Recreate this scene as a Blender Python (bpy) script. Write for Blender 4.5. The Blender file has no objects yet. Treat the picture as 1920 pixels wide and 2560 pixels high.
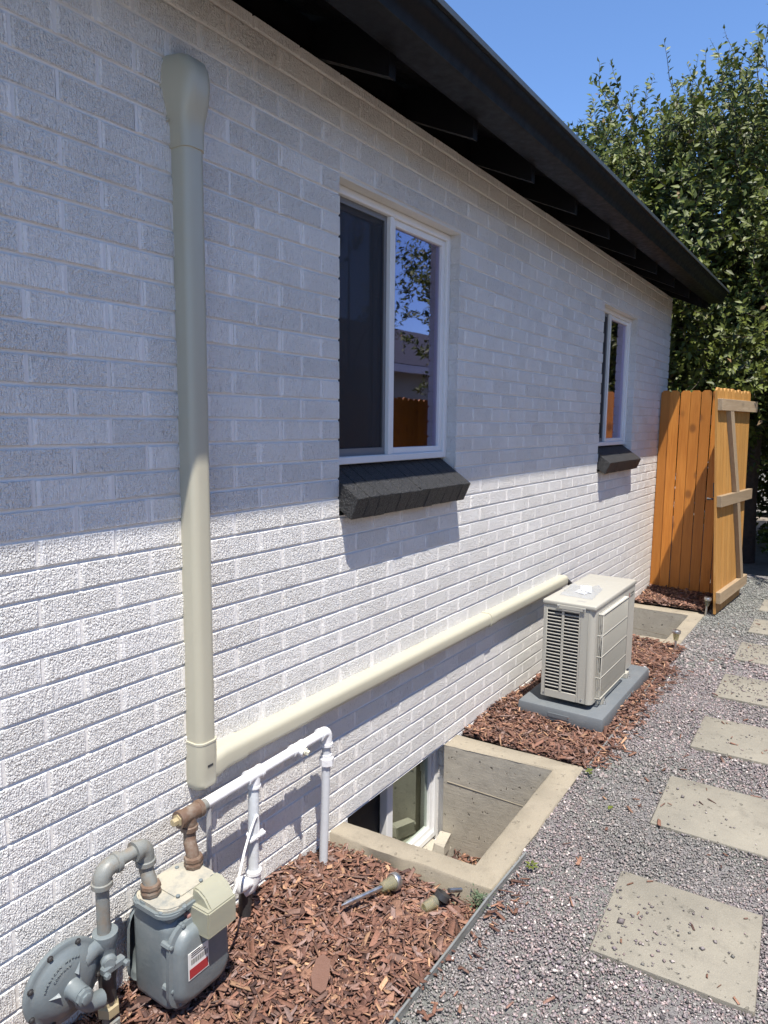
import bpy, bmesh, math, random
import numpy as np
from mathutils import Vector, Matrix

random.seed(7)
RNG = np.random.default_rng(11)
SC = bpy.context.scene
COL = SC.collection

# ------------------------------------------------------------------ camera
CAM = Vector((0.0, -1.6224, 1.62))
C_R = Vector((0.558753, -0.829267, 0.010580))
C_U = Vector((0.099122, 0.079442, 0.991899))
C_F = Vector((0.823390, 0.553178, -0.126587))
cam_data = bpy.data.cameras.new('camera')
cam = bpy.data.objects.new('camera', cam_data)
COL.objects.link(cam)
cam.matrix_world = Matrix(((C_R.x, C_U.x, -C_F.x, CAM.x), (C_R.y, C_U.y, -C_F.y, CAM.y),
                           (C_R.z, C_U.z, -C_F.z, CAM.z), (0, 0, 0, 1)))
cam_data.sensor_fit = 'VERTICAL'
cam_data.sensor_height = 24.0
cam_data.lens = 1765.0 / 2560.0 * 24.0
cam_data.clip_start = 0.02
cam_data.clip_end = 500.0
SC.camera = cam

# ------------------------------------------------------------------ sky, sun, exposure
TO_SUN = Vector((-0.080, -0.095, 0.310)).normalized()
world = bpy.data.worlds.new('World')
SC.world = world
world.use_nodes = True
wn = world.node_tree.nodes
wl = world.node_tree.links
wn.clear()
sky = wn.new('ShaderNodeTexSky')
sky.sky_type = 'NISHITA'
sky.sun_disc = False
sky.sun_elevation = math.asin(TO_SUN.z)
sky.sun_rotation = math.atan2(TO_SUN.x, TO_SUN.y)
sky.altitude = 1600
sky.air_density = 1.0
sky.dust_density = 0.0
sky.ozone_density = 8.0
bg = wn.new('ShaderNodeBackground')
bg.inputs['Strength'].default_value = 0.118
wo = wn.new('ShaderNodeOutputWorld')
wl.new(sky.outputs[0], bg.inputs[0])
wl.new(bg.outputs[0], wo.inputs[0])

sun_data = bpy.data.lights.new('sun', 'SUN')
sun_data.energy = 3.8
sun_data.angle = math.radians(0.53)
sun_data.color = (1.0, 0.94, 0.85)
sun = bpy.data.objects.new('sun', sun_data)
COL.objects.link(sun)
sun.location = (-4, -5, 12)
sun.rotation_euler = (-TO_SUN).to_track_quat('-Z', 'Y').to_euler()

SC.view_settings.view_transform = 'Standard'
SC.view_settings.look = 'None'
SC.view_settings.exposure = 1.12
SC.view_settings.gamma = 1.0
SC.view_settings.use_curve_mapping = False

# ------------------------------------------------------------------ helpers: objects
def link(name, me, mat=None, parent=None, smooth=None):
    o = bpy.data.objects.new(name, me)
    COL.objects.link(o)
    if mat is not None and me is not None:
        for m in (mat if isinstance(mat, (list, tuple)) else [mat]):
            me.materials.append(m)
    if parent is not None:
        o.parent = parent
    if smooth is not None:
        me.polygons.foreach_set('use_smooth', [True] * len(me.polygons))
        me.set_sharp_from_angle(angle=math.radians(smooth))
    return o

def tag(o, label, cat=None, group=None, kind=None):
    if label:
        o['label'] = label
    if cat:
        o['category'] = cat
    if group:
        o['group'] = group
    if kind:
        o['kind'] = kind
    return o

def thing(name, label, cat, loc=(0, 0, 0), rot=(0, 0, 0), group=None):
    o = bpy.data.objects.new(name, None)
    COL.objects.link(o)
    o.location = loc
    o.rotation_euler = rot
    o.empty_display_size = 0.05
    return tag(o, label, cat, group)

def dup(o, parent=None):
    c = o.copy()
    COL.objects.link(c)
    c.parent = parent
    for ch in list(o.children):
        dup(ch, c)
    return c

class B:
    """collects shapes into one mesh"""
    def __init__(self):
        self.bm = bmesh.new()
    def _new(self, verts):
        return [self.bm.verts.new(v) for v in verts]
    def box(self, x0, x1, y0, y1, z0, z1, bev=0.0, seg=1, M=None, mi=0):
        r = bmesh.ops.create_cube(self.bm, size=1.0)
        vs = r['verts']
        for v in vs:
            v.co = Vector(((x0 + x1) / 2 + v.co.x * (x1 - x0), (y0 + y1) / 2 + v.co.y * (y1 - y0), (z0 + z1) / 2 + v.co.z * (z1 - z0)))
        fs = list({f for v in vs for f in v.link_faces})
        for f in fs:
            f.material_index = mi
        if bev > 0:
            es = list({e for v in vs for e in v.link_edges})
            r2 = bmesh.ops.bevel(self.bm, geom=es, offset=bev, segments=seg, affect='EDGES', profile=0.5, clamp_overlap=True)
            vs = list({v for f in r2['faces'] for v in f.verts} | {v for v in vs if v.is_valid})
            for f in {f for v in vs for f in v.link_faces}:
                f.material_index = mi
        if M is not None:
            for v in vs:
                v.co = M @ v.co
        return vs
    def ring(self, c, axis, r, seg, ref=None, sx=1.0, sy=1.0):
        a = Vector(axis).normalized()
        ref = Vector(ref) if ref is not None else (Vector((0, 0, 1)) if abs(a.z) < 0.9 else Vector((1, 0, 0)))
        e1 = (ref - a * ref.dot(a)).normalized()
        e2 = a.cross(e1)
        return [self.bm.verts.new(Vector(c) + e1 * (r * sx * math.cos(2 * math.pi * i / seg)) + e2 * (r * sy * math.sin(2 * math.pi * i / seg))) for i in range(seg)]
    def skin(self, r0, r1):
        n = len(r0)
        for i in range(n):
            self.bm.faces.new((r0[i], r0[(i + 1) % n], r1[(i + 1) % n], r1[i]))
    def cap(self, r, flip=False):
        self.bm.faces.new(list(reversed(r)) if flip else r)
    def tube(self, pts, r, seg=14, caps=True, ref=None):
        pts = [Vector(p) for p in pts]
        rs = r if isinstance(r, (list, tuple)) else [r] * len(pts)
        prev = None
        first = None
        d0 = (pts[1] - pts[0]).normalized()
        ref = Vector(ref) if ref is not None else (Vector((0, 0, 1)) if abs(d0.z) < 0.9 else Vector((1, 0, 0)))
        for i, p in enumerate(pts):
            if i == 0:
                d = pts[1] - pts[0]
            elif i == len(pts) - 1:
                d = pts[i] - pts[i - 1]
            else:
                d = (pts[i + 1] - pts[i]).normalized() + (pts[i] - pts[i - 1]).normalized()
            d.normalize()
            if d.length < 1e-6:
                d = d0
            ref = (ref - d * ref.dot(d))
            if ref.length < 1e-4:
                ref = Vector((0.3, 0.8, 0.2))
            ref.normalize()
            ri = self.ring(p, d, rs[i], seg, ref)
            if prev:
                self.skin(prev, ri)
            else:
                first = ri
            prev = ri
        if caps:
            self.cap(first, True)
            self.cap(prev)
    def lathe(self, c, axis, prof, seg=24, ref=None, caps=True):
        a = Vector(axis).normalized()
        prev = None
        first = None
        for (h, r) in prof:
            ri = self.ring(Vector(c) + a * h, a, max(r, 1e-4), seg, ref)
            if prev:
                self.skin(prev, ri)
            else:
                first = ri
            prev = ri
        if caps:
            self.cap(first, True)
            self.cap(prev)
    def prism(self, poly, axis, a, b, mi=0):
        """poly: 2-D outline in the plane normal to axis ('x': (y,z), 'y': (x,z), 'z': (x,y))"""
        def P(p, t):
            return {'x': (t, p[0], p[1]), 'y': (p[0], t, p[1]), 'z': (p[0], p[1], t)}[axis]
        A = self._new([P(p, a) for p in poly])
        Bv = self._new([P(p, b) for p in poly])
        n = len(poly)
        fs = []
        for i in range(n):
            fs.append(self.bm.faces.new((A[i], A[(i + 1) % n], Bv[(i + 1) % n], Bv[i])))
        fs.append(self.bm.faces.new(list(reversed(A))))
        fs.append(self.bm.faces.new(Bv))
        for f in fs:
            f.material_index = mi
        return A + Bv
    def quad(self, *p):
        return self.bm.faces.new(self._new(p))
    def done(self, name, mat=None, parent=None, smooth=None, fix=True):
        if fix:
            bmesh.ops.recalc_face_normals(self.bm, faces=self.bm.faces)
        me = bpy.data.meshes.new(name)
        self.bm.to_mesh(me)
        self.bm.free()
        return link(name, me, mat, parent, smooth)

def arc(c, e1, e2, r, a0, a1, n):
    c, e1, e2 = Vector(c), Vector(e1), Vector(e2)
    return [c + (e1 * math.cos(a0 + (a1 - a0) * i / n) + e2 * math.sin(a0 + (a1 - a0) * i / n)) * r for i in range(n + 1)]

def mesh_np(name, verts, faces, mat, parent=None, colors=None, smooth=False):
    me = bpy.data.meshes.new(name)
    nv, nf, k = len(verts), len(faces), faces.shape[1]
    me.vertices.add(nv)
    me.vertices.foreach_set('co', np.ascontiguousarray(verts, dtype=np.float32).ravel())
    me.loops.add(nf * k)
    me.loops.foreach_set('vertex_index', np.ascontiguousarray(faces, dtype=np.int32).ravel())
    me.polygons.add(nf)
    me.polygons.foreach_set('loop_start', np.arange(0, nf * k, k, dtype=np.int32))
    if colors is not None:
        at = me.attributes.new('tint', 'FLOAT_COLOR', 'POINT')
        c4 = np.ones((nv, 4), dtype=np.float32)
        c4[:, :3] = colors
        at.data.foreach_set('color', c4.ravel())
    me.update(calc_edges=True)
    me.validate()
    if smooth:
        me.polygons.foreach_set('use_smooth', [True] * nf)
    return link(name, me, mat, parent)

# ------------------------------------------------------------------ helpers: materials
class N:
    def __init__(self, name):
        self.m = bpy.data.materials.new(name)
        self.m.use_nodes = True
        self.t = self.m.node_tree
        self.n = self.t.nodes
        self.p = self.n['Principled BSDF']
        self.o = self.n['Material Output']
    def add(self, typ, **kw):
        nd = self.n.new(typ)
        for k, v in kw.items():
            if hasattr(nd, k):
                setattr(nd, k, v)
            else:
                nd.inputs[k].default_value = v
        return nd
    def l(self, a, b):
        self.t.links.new(a, b)
    def pos(self, scale=(1, 1, 1), obj=False):
        s = self.add('ShaderNodeTexCoord').outputs['Object'] if obj else self.add('ShaderNodeNewGeometry').outputs['Position']
        mp = self.add('ShaderNodeMapping')
        mp.inputs['Scale'].default_value = scale
        self.l(s, mp.inputs['Vector'])
        return mp.outputs[0]
    def noise(self, vec, scale, detail=3, rough=0.55, dist=0.0):
        nd = self.add('ShaderNodeTexNoise')
        nd.inputs['Scale'].default_value = scale
        nd.inputs['Detail'].default_value = detail
        nd.inputs['Roughness'].default_value = rough
        nd.inputs['Distortion'].default_value = dist
        self.l(vec, nd.inputs['Vector'])
        return nd.outputs['Fac']
    def ramp(self, fac, stops):
        r = self.add('ShaderNodeValToRGB')
        e = r.color_ramp.elements
        while len(e) < len(stops):
            e.new(0.5)
        for el, (p, c) in zip(e, stops):
            el.position = p
            el.color = (*c, 1) if len(c) == 3 else c
        self.l(fac, r.inputs[0])
        return r.outputs[0]
    def rng(self, v, a, b, c=0.0, d=1.0, smooth=False):
        m = self.add('ShaderNodeMapRange')
        if smooth:
            m.interpolation_type = 'SMOOTHSTEP'
        for i, x in enumerate((a, b, c, d)):
            m.inputs[1 + i].default_value = x
        self.l(v, m.inputs[0])
        return m.outputs[0]
    def math(self, op, a, b=0.5):
        m = self.add('ShaderNodeMath', operation=op)
        for i, x in enumerate((a, b)):
            if isinstance(x, (int, float)):
                m.inputs[i].default_value = x
            else:
                self.l(x, m.inputs[i])
        return m.outputs[0]
    def mix(self, fac, a, b, mode='MIX'):
        m = self.add('ShaderNodeMix', data_type='RGBA', blend_type=mode)
        for i, x in ((0, fac), (6, a), (7, b)):
            if isinstance(x, (int, float)):
                m.inputs[i].default_value = x
            elif isinstance(x, tuple):
                m.inputs[i].default_value = (*x, 1)
            else:
                self.l(x, m.inputs[i])
        return m.outputs[2]
    def base(self, c):
        if isinstance(c, tuple):
            self.p.inputs['Base Color'].default_value = (*c, 1)
        else:
            self.l(c, self.p.inputs['Base Color'])
    def bump(self, h, dist=1.0, strength=1.0):
        b = self.add('ShaderNodeBump')
        b.inputs['Strength'].default_value = strength
        b.inputs['Distance'].default_value = dist
        self.l(h, b.inputs['Height'])
        self.l(b.outputs[0], self.p.inputs['Normal'])
    def set(self, rough=0.5, metal=0.0, spec=None):
        self.p.inputs['Roughness'].default_value = rough
        self.p.inputs['Metallic'].default_value = metal
        if spec is not None:
            self.p.inputs['Specular IOR Level'].default_value = spec
        return self.m

def painted(name, col, rough=0.45, dirt=0.12, dirtcol=(0.2, 0.16, 0.12), bump=0.0004, scale=60, metal=0.0, dscale=14):
    n = N(name)
    v = n.pos()
    d = n.rng(n.noise(v, dscale, 5, 0.65), 0.45, 0.75)
    n.base(n.mix(n.math('MULTIPLY', d, dirt), col, dirtcol))
    n.bump(n.noise(v, scale, 4), bump)
    m = n.set(rough, metal)
    rr = n.rng(n.noise(v, 30, 3), 0.3, 0.7, rough * 0.85, min(1, rough * 1.2))
    n.l(rr, n.p.inputs['Roughness'])
    return m

def mat_brick(name='painted_brick', col=(0.825, 0.81, 0.780), dark=False):
    n = N(name)
    uv = n.add('ShaderNodeUVMap')
    uv.uv_map = 'brick'
    sep = n.add('ShaderNodeSeparateXYZ')
    n.l(uv.outputs[0], sep.inputs[0])
    au = n.math('ABSOLUTE', sep.outputs[0], 0)
    at = n.add('ShaderNodeAttribute', attribute_name='rnd')
    rnd = at.outputs['Fac']
    v = n.pos()
    edge = n.noise(v, 70, 2)
    lim = n.rng(rnd, 0.0, 1.0, 0.0925, 0.1005)
    au2 = n.math('ADD', n.math('SUBTRACT', au, lim), n.math('MULTIPLY', n.math('SUBTRACT', edge, 0.5), 0.008))
    inner = n.rng(au2, -0.002, 0.003, 1.0, 0.30, True)
    streak = n.noise(n.pos((1, 1, 0.10)), 300, 1, 0.5)
    grain = n.noise(n.pos((1, 1, 0.8)), 215, 2, 0.6)
    pit2 = n.noise(n.pos((1, 1, 0.6)), 105, 2, 0.6, 0.4)
    pits = n.rng(pit2, 0.34, 0.50, 0.0, 1.0, True)
    h1 = n.math('MULTIPLY', n.rng(streak, 0.35, 0.65), 0.0022)
    amp = 1.0 if not dark else 1.7
    h2 = n.math('MULTIPLY', n.rng(grain, 0.36, 0.62), 0.0034 * amp)
    h3 = n.math('MULTIPLY', pits, 0.0030 * amp)
    r2 = n.rng(n.noise(v, 6.5, 2), 0.35, 0.65)
    mixr = n.math('ADD', n.math('MULTIPLY', rnd, 0.65), n.math('MULTIPLY', r2, 0.35))
    rs = n.rng(mixr, 0.05, 0.9, 0.42, 1.08)
    hh = n.math('ADD', n.math('MULTIPLY', h1, n.rng(mixr, 0.0, 1.0, 1.0, 0.55)), n.math('MULTIPLY', n.math('ADD', h2, h3), rs))
    marg = n.math('MULTIPLY', n.math('SUBTRACT', hh, 0.0022), inner)
    soft = n.math('MULTIPLY', n.noise(v, 35, 2), 0.0016) if not dark else n.math('MULTIPLY', n.noise(v, 85, 3, 0.65), 0.011)
    n.bump(n.math('ADD', marg, soft), 1.0, 1.0)
    # grey clay where paint missed, plus pit and streak shading put into the colour
    miss_shade = n.math('ADD', n.math('MULTIPLY', n.noise(n.pos((1, 1, 0.33)), 175, 2, 0.65), 0.66), n.math('MULTIPLY', n.math('SUBTRACT', 1.0, streak), 0.34))
    spots = n.rng(miss_shade, 0.580, 0.612)
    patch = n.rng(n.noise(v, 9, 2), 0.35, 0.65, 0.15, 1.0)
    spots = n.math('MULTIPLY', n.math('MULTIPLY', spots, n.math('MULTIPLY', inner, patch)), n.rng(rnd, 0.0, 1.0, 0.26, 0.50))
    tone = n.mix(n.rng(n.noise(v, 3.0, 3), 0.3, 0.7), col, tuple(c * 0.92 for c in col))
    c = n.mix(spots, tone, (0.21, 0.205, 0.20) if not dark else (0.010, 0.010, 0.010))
    if dark:
        c = n.mix(n.rng(n.noise(v, 190, 2, 0.6), 0.5, 0.62, 0, 0.8), c, (0.055, 0.056, 0.058))  # pale speckle puts glints of the rough face into the colour
    n.base(c)
    return n.set(0.55)

def mat_wood(name, c1, c2, c3, axis='z', knots=True, rough=0.55):
    n = N(name)
    oi = n.add('ShaderNodeObjectInfo')
    tc = n.add('ShaderNodeTexCoord')
    vadd = n.add('ShaderNodeVectorMath', operation='ADD')
    off = n.add('ShaderNodeCombineXYZ')
    r = n.math('MULTIPLY', oi.outputs['Random'], 37.0)
    for i in range(3):
        n.l(r, off.inputs[i])
    n.l(tc.outputs['Object'], vadd.inputs[0])
    n.l(off.outputs[0], vadd.inputs[1])
    mp = n.add('ShaderNodeMapping')
    mp.inputs['Scale'].default_value = {'z': (1, 1, 0.06), 'x': (0.06, 1, 1)}[axis]
    n.l(vadd.outputs[0], mp.inputs[0])
    g = n.noise(mp.outputs[0], 60, 4, 0.6, 0.8)
    mp2 = n.add('ShaderNodeMapping')
    mp2.inputs['Scale'].default_value = {'z': (1, 1, 0.25), 'x': (0.25, 1, 1)}[axis]
    n.l(vadd.outputs[0], mp2.inputs[0])
    big = n.noise(mp2.outputs[0], 7, 3, 0.5, 0.5)
    c = n.ramp(g, [(0.25, c2), (0.5, c1), (0.75, c3)])
    c = n.mix(n.rng(big, 0.35, 0.7, 0, 0.55), c, c2)
    hue = n.mix(n.math('MULTIPLY', oi.outputs['Random'], 0.65), c, tuple(x * 0.62 for x in c1))
    c = hue
    if knots:
        vo = n.add('ShaderNodeTexVoronoi')
        mp3 = n.add('ShaderNodeMapping')
        mp3.inputs['Scale'].default_value = {'z': (5.0, 5.0, 3.6), 'x': (2.6, 5.0, 5.0)}[axis]
        n.l(vadd.outputs[0], mp3.inputs[0])
        vo.inputs['Scale'].default_value = 1.0
        vo.inputs['Randomness'].default_value = 1.0
        n.l(mp3.outputs[0], vo.inputs['Vector'])
        k = n.rng(vo.outputs['Distance'], 0.07, 0.21, 0.7, 0.0, True)
        c = n.mix(k, c, tuple(x * 0.35 for x in c2))
    n.base(c)
    n.bump(n.math('MULTIPLY', g, 0.0008), 1.0, 0.7)
    return n.set(rough)

def mat_concrete(name, c1, c2, pit=0.35, rough=0.85, scale=1.0):
    n = N(name)
    v = n.pos()
    big = n.rng(n.noise(v, 4 * scale, 5, 0.6), 0.3, 0.7)
    c = n.mix(big, c1, c2)
    c = n.mix(n.rng(n.noise(v, 13, 6, 0.7, 0.5), 0.52, 0.72, 0, 0.5), c, tuple(x * 0.62 for x in c2))
    fine = n.noise(v, 260 * scale, 2, 0.6)
    c = n.mix(n.rng(fine, 0.55, 0.72, 0, 0.45), c, tuple(x * 0.6 for x in c2))
    c = n.mix(n.rng(n.noise(v, 300, 1), 0.62, 0.72, 0, 0.35), c, tuple(min(1, x * 1.5) for x in c1))
    sp = n.rng(n.noise(v, 42 * scale, 2, 0.5), 0.68, 0.72)
    c = n.mix(n.math('MULTIPLY', sp, pit), c, tuple(x * 0.3 for x in c2))
    n.base(c)
    h = n.math('SUBTRACT', n.math('MULTIPLY', fine, 0.0014), n.math('MULTIPLY', sp, 0.004 * pit * 2))
    h = n.math('ADD', h, n.math('MULTIPLY', n.noise(v, 18, 4), 0.003))
    n.bump(h, 1.0, 0.9)
    return n.set(rough)

def mat_tint(name, rough=0.8, bump=0.0015, bscale=120, gain=1.0):
    n = N(name)
    at = n.add('ShaderNodeAttribute', attribute_name='tint')
    v = n.pos()
    f = n.rng(n.noise(v, bscale, 3), 0.3, 0.7, 0.75 * gain, 1.2 * gain)
    vm = n.add('ShaderNodeVectorMath', operation='SCALE')
    n.l(at.outputs['Color'], vm.inputs[0])
    n.l(f, vm.inputs['Scale'])
    n.base(vm.outputs[0])
    n.bump(n.noise(v, bscale * 2, 3), bump, 0.8)
    return n.set(rough)

def mat_metal(name, col, rough=0.3, scratch=0.3):
    n = N(name)
    v = n.pos()
    f = n.noise(v, 40, 5, 0.7)
    n.base(n.mix(n.rng(f, 0.4, 0.75, 0, scratch), col, tuple(c * 0.45 for c in col)))
    n.l(n.rng(f, 0.3, 0.7, rough * 0.7, rough * 1.4), n.p.inputs['Roughness'])
    return n.set(rough, 1.0)

M = {}
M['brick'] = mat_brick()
M['mortar'] = painted('painted_mortar', (0.735, 0.718, 0.69), 0.5, 0.1, (0.45, 0.43, 0.4), 0.0025, 45)
M['sill'] = mat_brick('charcoal_painted_brick', (0.014, 0.0145, 0.016), True)
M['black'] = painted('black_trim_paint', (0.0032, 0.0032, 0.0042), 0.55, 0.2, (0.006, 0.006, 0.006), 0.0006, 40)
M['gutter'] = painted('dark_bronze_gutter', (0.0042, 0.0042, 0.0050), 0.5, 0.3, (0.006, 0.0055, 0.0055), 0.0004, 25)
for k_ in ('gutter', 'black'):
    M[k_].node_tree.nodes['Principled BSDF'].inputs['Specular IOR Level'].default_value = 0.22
M['lip'] = painted('drip_edge_grey', (0.045, 0.053, 0.056), 0.4, 0.5, (0.03, 0.03, 0.03), 0.0003, 60)
M['shingle'] = painted('roof_shingle', (0.06, 0.06, 0.065), 0.9, 0.4, (0.03, 0.03, 0.03), 0.003, 150)
M['vinyl'] = painted('white_vinyl', (0.74, 0.74, 0.73), 0.35, 0.08, (0.5, 0.45, 0.4), 0.0002, 50)
M['cream'] = painted('cream_lintel_paint', (0.68, 0.665, 0.62), 0.5, 0.15, (0.45, 0.4, 0.35), 0.0015, 50)
M['duct'] = painted('beige_line_duct', (0.435, 0.415, 0.325), 0.33, 0.10, (0.33, 0.31, 0.24), 0.0003, 22, dscale=5)
M['whitepipe'] = painted('white_painted_pipe', (0.74, 0.745, 0.75), 0.38, 0.16, (0.42, 0.40, 0.37), 0.0012, 70, dscale=22)
M['meter'] = painted('meter_grey_paint', (0.140, 0.166, 0.176), 0.40, 0.16, (0.34, 0.33, 0.30), 0.0009, 60, dscale=18)
M['metertop'] = painted('dusty_meter_top', (0.37, 0.345, 0.28), 0.75, 0.85, (0.15, 0.175, 0.185), 0.0016, 110, dscale=22)
M['rust'] = painted('rusty_pipe', (0.135, 0.085, 0.058), 0.55, 0.8, (0.24, 0.215, 0.175), 0.0016, 90, dscale=30)
M['galv'] = painted('weathered_grey_pipe', (0.19, 0.20, 0.19), 0.45, 0.8, (0.22, 0.15, 0.085), 0.0010, 70, dscale=20)
M['brass'] = painted('dull_brass', (0.36, 0.30, 0.18), 0.4, 0.3, (0.15, 0.12, 0.08), 0.0006, 60)
M['darksteel'] = painted('dark_valve_steel', (0.035, 0.035, 0.037), 0.45, 0.3, (0.1, 0.08, 0.06), 0.0008, 70)
M['acwhite'] = painted('ivory_ac_enamel', (0.40, 0.387, 0.338), 0.36, 0.05, (0.42, 0.39, 0.33), 0.0001, 20, dscale=4)
M['acdark'] = painted('ac_fin_black', (0.018, 0.018, 0.022), 0.6, 0.3, (0.05, 0.05, 0.05), 0.0005, 80)
M['pad'] = painted('grey_plastic_pad', (0.125, 0.140, 0.152), 0.6, 0.22, (0.25, 0.24, 0.22), 0.0012, 160, dscale=9)
M['curb'] = mat_concrete('tan_concrete', (0.30, 0.262, 0.198), (0.245, 0.215, 0.165), 0.3)
M['wellwall'] = mat_concrete('rough_well_concrete', (0.42, 0.385, 0.32), (0.33, 0.302, 0.25), 0.8)
def board_marks(m):
    t = m.node_tree
    bump = next(x for x in t.nodes if x.type == 'BUMP')
    src = bump.inputs['Height'].links[0].from_socket
    g_ = t.nodes.new('ShaderNodeNewGeometry'); mp = t.nodes.new('ShaderNodeMapping'); nz = t.nodes.new('ShaderNodeTexNoise')
    mp.inputs['Scale'].default_value = (6, 6, 75); nz.inputs['Scale'].default_value = 1.0; nz.inputs['Detail'].default_value = 3
    ad = t.nodes.new('ShaderNodeMath'); ad.operation = 'MULTIPLY_ADD'; ad.inputs[1].default_value = 0.0010
    t.links.new(g_.outputs['Position'], mp.inputs[0]); t.links.new(mp.outputs[0], nz.inputs['Vector'])
    t.links.new(nz.outputs['Fac'], ad.inputs[0]); t.links.new(src, ad.inputs[2]); t.links.new(ad.outputs[0], bump.inputs['Height'])
board_marks(M['wellwall'])
M['paver'] = mat_concrete('paver_concrete', (0.262, 0.243, 0.198), (0.205, 0.191, 0.158), 0.5)
M['stainless'] = mat_metal('stainless_steel', (0.62, 0.62, 0.61), 0.38)
M['edging'] = painted('galvanised_edging', (0.27, 0.285, 0.28), 0.4, 0.5, (0.16, 0.14, 0.11), 0.0006, 60, metal=0.35)
M['chip'] = mat_tint('bark_chip', 0.8, 0.002, 160)
M['pebble'] = mat_tint('gravel_stone', 0.75, 0.0012, 220)
M['earth'] = painted('dry_earth', (0.21, 0.18, 0.15), 0.95, 0.6, (0.07, 0.055, 0.04), 0.006, 40)
M['mulchbase'] = painted('dark_mulch_bed', (0.062, 0.036, 0.026), 0.95, 0.6, (0.03, 0.018, 0.014), 0.008, 60)
M['cedar'] = mat_wood('stained_cedar', (0.58, 0.215, 0.030), (0.43, 0.145, 0.018), (0.66, 0.275, 0.05))
M['cedarback'] = mat_wood('pale_stained_cedar', (0.50, 0.255, 0.065), (0.40, 0.185, 0.04), (0.56, 0.31, 0.10))
M['rail'] = mat_wood('weathered_rail', (0.36, 0.27, 0.17), (0.28, 0.20, 0.125), (0.42, 0.33, 0.22), 'x')
M['brace'] = mat_wood('weathered_brace', (0.36, 0.27, 0.17), (0.28, 0.20, 0.125), (0.42, 0.33, 0.22), 'z')
M['bark'] = painted('tree_bark', (0.065, 0.05, 0.04), 0.9, 0.6, (0.03, 0.025, 0.02), 0.012, 35)
M['red'] = painted('red_print', (0.33, 0.03, 0.035), 0.4, 0.1, (0.3, 0.05, 0.05), 0.0001, 30)
M['blackprint'] = painted('black_print', (0.03, 0.03, 0.032), 0.45, 0.1, (0.05, 0.05, 0.05), 0.0001, 30)
M['sticker'] = painted('white_sticker', (0.66, 0.66, 0.64), 0.4, 0.15, (0.4, 0.38, 0.34), 0.0001, 30)
M['curtain'] = painted('grey_curtain', (0.42, 0.42, 0.42), 0.9, 0.1, (0.3, 0.3, 0.3), 0.001, 200)
M['room'] = painted('room_paint', (0.22, 0.22, 0.22), 0.9, 0.1, (0.15, 0.15, 0.15), 0.001, 20)
M['siding'] = painted('pale_green_siding', (0.38, 0.40, 0.34), 0.7, 0.2, (0.25, 0.25, 0.2), 0.001, 20)
M['shedwhite'] = painted('white_shed_paint', (0.72, 0.72, 0.70), 0.6, 0.1, (0.5, 0.5, 0.45), 0.001, 20)

def mat_leaf(name, c1, c2, c3, rough=0.38):
    n = N(name)
    at = n.add('ShaderNodeAttribute', attribute_name='tint')
    c = n.ramp(at.outputs['Fac'], [(0.0, c2), (0.55, c1), (0.93, c1), (1.0, c3)])
    n.base(c)
    n.set(rough, 0.0, 0.28)
    tr = n.add('ShaderNodeBsdfTranslucent')
    vm = n.mix(1.0, c, (1.0, 0.95, 0.35), 'MULTIPLY')
    n.l(vm, tr.inputs['Color'])
    ms = n.add('ShaderNodeMixShader')
    ms.inputs[0].default_value = 0.13
    n.l(n.p.outputs[0], ms.inputs[1])
    n.l(tr.outputs[0], ms.inputs[2])
    n.l(ms.outputs[0], n.o.inputs[0])
    return n.m
M['leaf'] = mat_leaf('tree_leaf', (0.120, 0.145, 0.028), (0.026, 0.038, 0.010), (0.20, 0.13, 0.06), 0.48)
M['weed'] = mat_leaf('weed_leaf', (0.10, 0.14, 0.08), (0.06, 0.09, 0.05), (0.12, 0.15, 0.10), 0.6)

def mat_glass(name, tint=(0.75, 0.8, 0.78), refl=0.16, fk=1.0, gcol=(0.76, 0.70, 0.96)):
    n = N(name)
    n.n.remove(n.p)
    fr = n.add('ShaderNodeFresnel')
    fr.inputs[0].default_value = 1.5
    fac = n.math('MINIMUM', n.math('ADD', n.math('MULTIPLY', fr.outputs[0], fk), refl), 0.95)
    tr = n.add('ShaderNodeBsdfTransparent')
    tr.inputs[0].default_value = (*tint, 1)
    gl = n.add('ShaderNodeBsdfGlossy')
    gl.inputs['Roughness'].default_value = 0.015
    gl.inputs['Color'].default_value = (*gcol, 1)
    wv = n.add('ShaderNodeBump')
    wv.inputs['Distance'].default_value = 0.0012
    wv.inputs['Strength'].default_value = 0.12
    n.l(n.noise(n.pos(), 3.5, 1), wv.inputs['Height'])
    n.l(wv.outputs[0], gl.inputs['Normal'])
    ms = n.add('ShaderNodeMixShader')
    n.l(fac, ms.inputs[0])
    n.l(tr.outputs[0], ms.inputs[1])
    n.l(gl.outputs[0], ms.inputs[2])
    n.l(ms.outputs[0], n.o.inputs[0])
    return n.m
M['glass'] = mat_glass('window_glass', (0.62, 0.66, 0.64), 0.22, 1.6)
M['glass2'] = mat_glass('basement_glass', (0.6, 0.68, 0.62), 0.35, 1.5, (0.76, 0.84, 0.76))

def mat_screen(name):
    n = N(name)
    tr = n.add('ShaderNodeBsdfTransparent')
    n.base((0.012, 0.012, 0.016))
    n.set(0.6)
    ms = n.add('ShaderNodeMixShader')
    ms.inputs[0].default_value = 0.80
    n.l(tr.outputs[0], ms.inputs[1])
    n.l(n.p.outputs[0], ms.inputs[2])
    n.l(ms.outputs[0], n.o.inputs[0])
    return n.m
M['screen'] = mat_screen('insect_screen')

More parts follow.
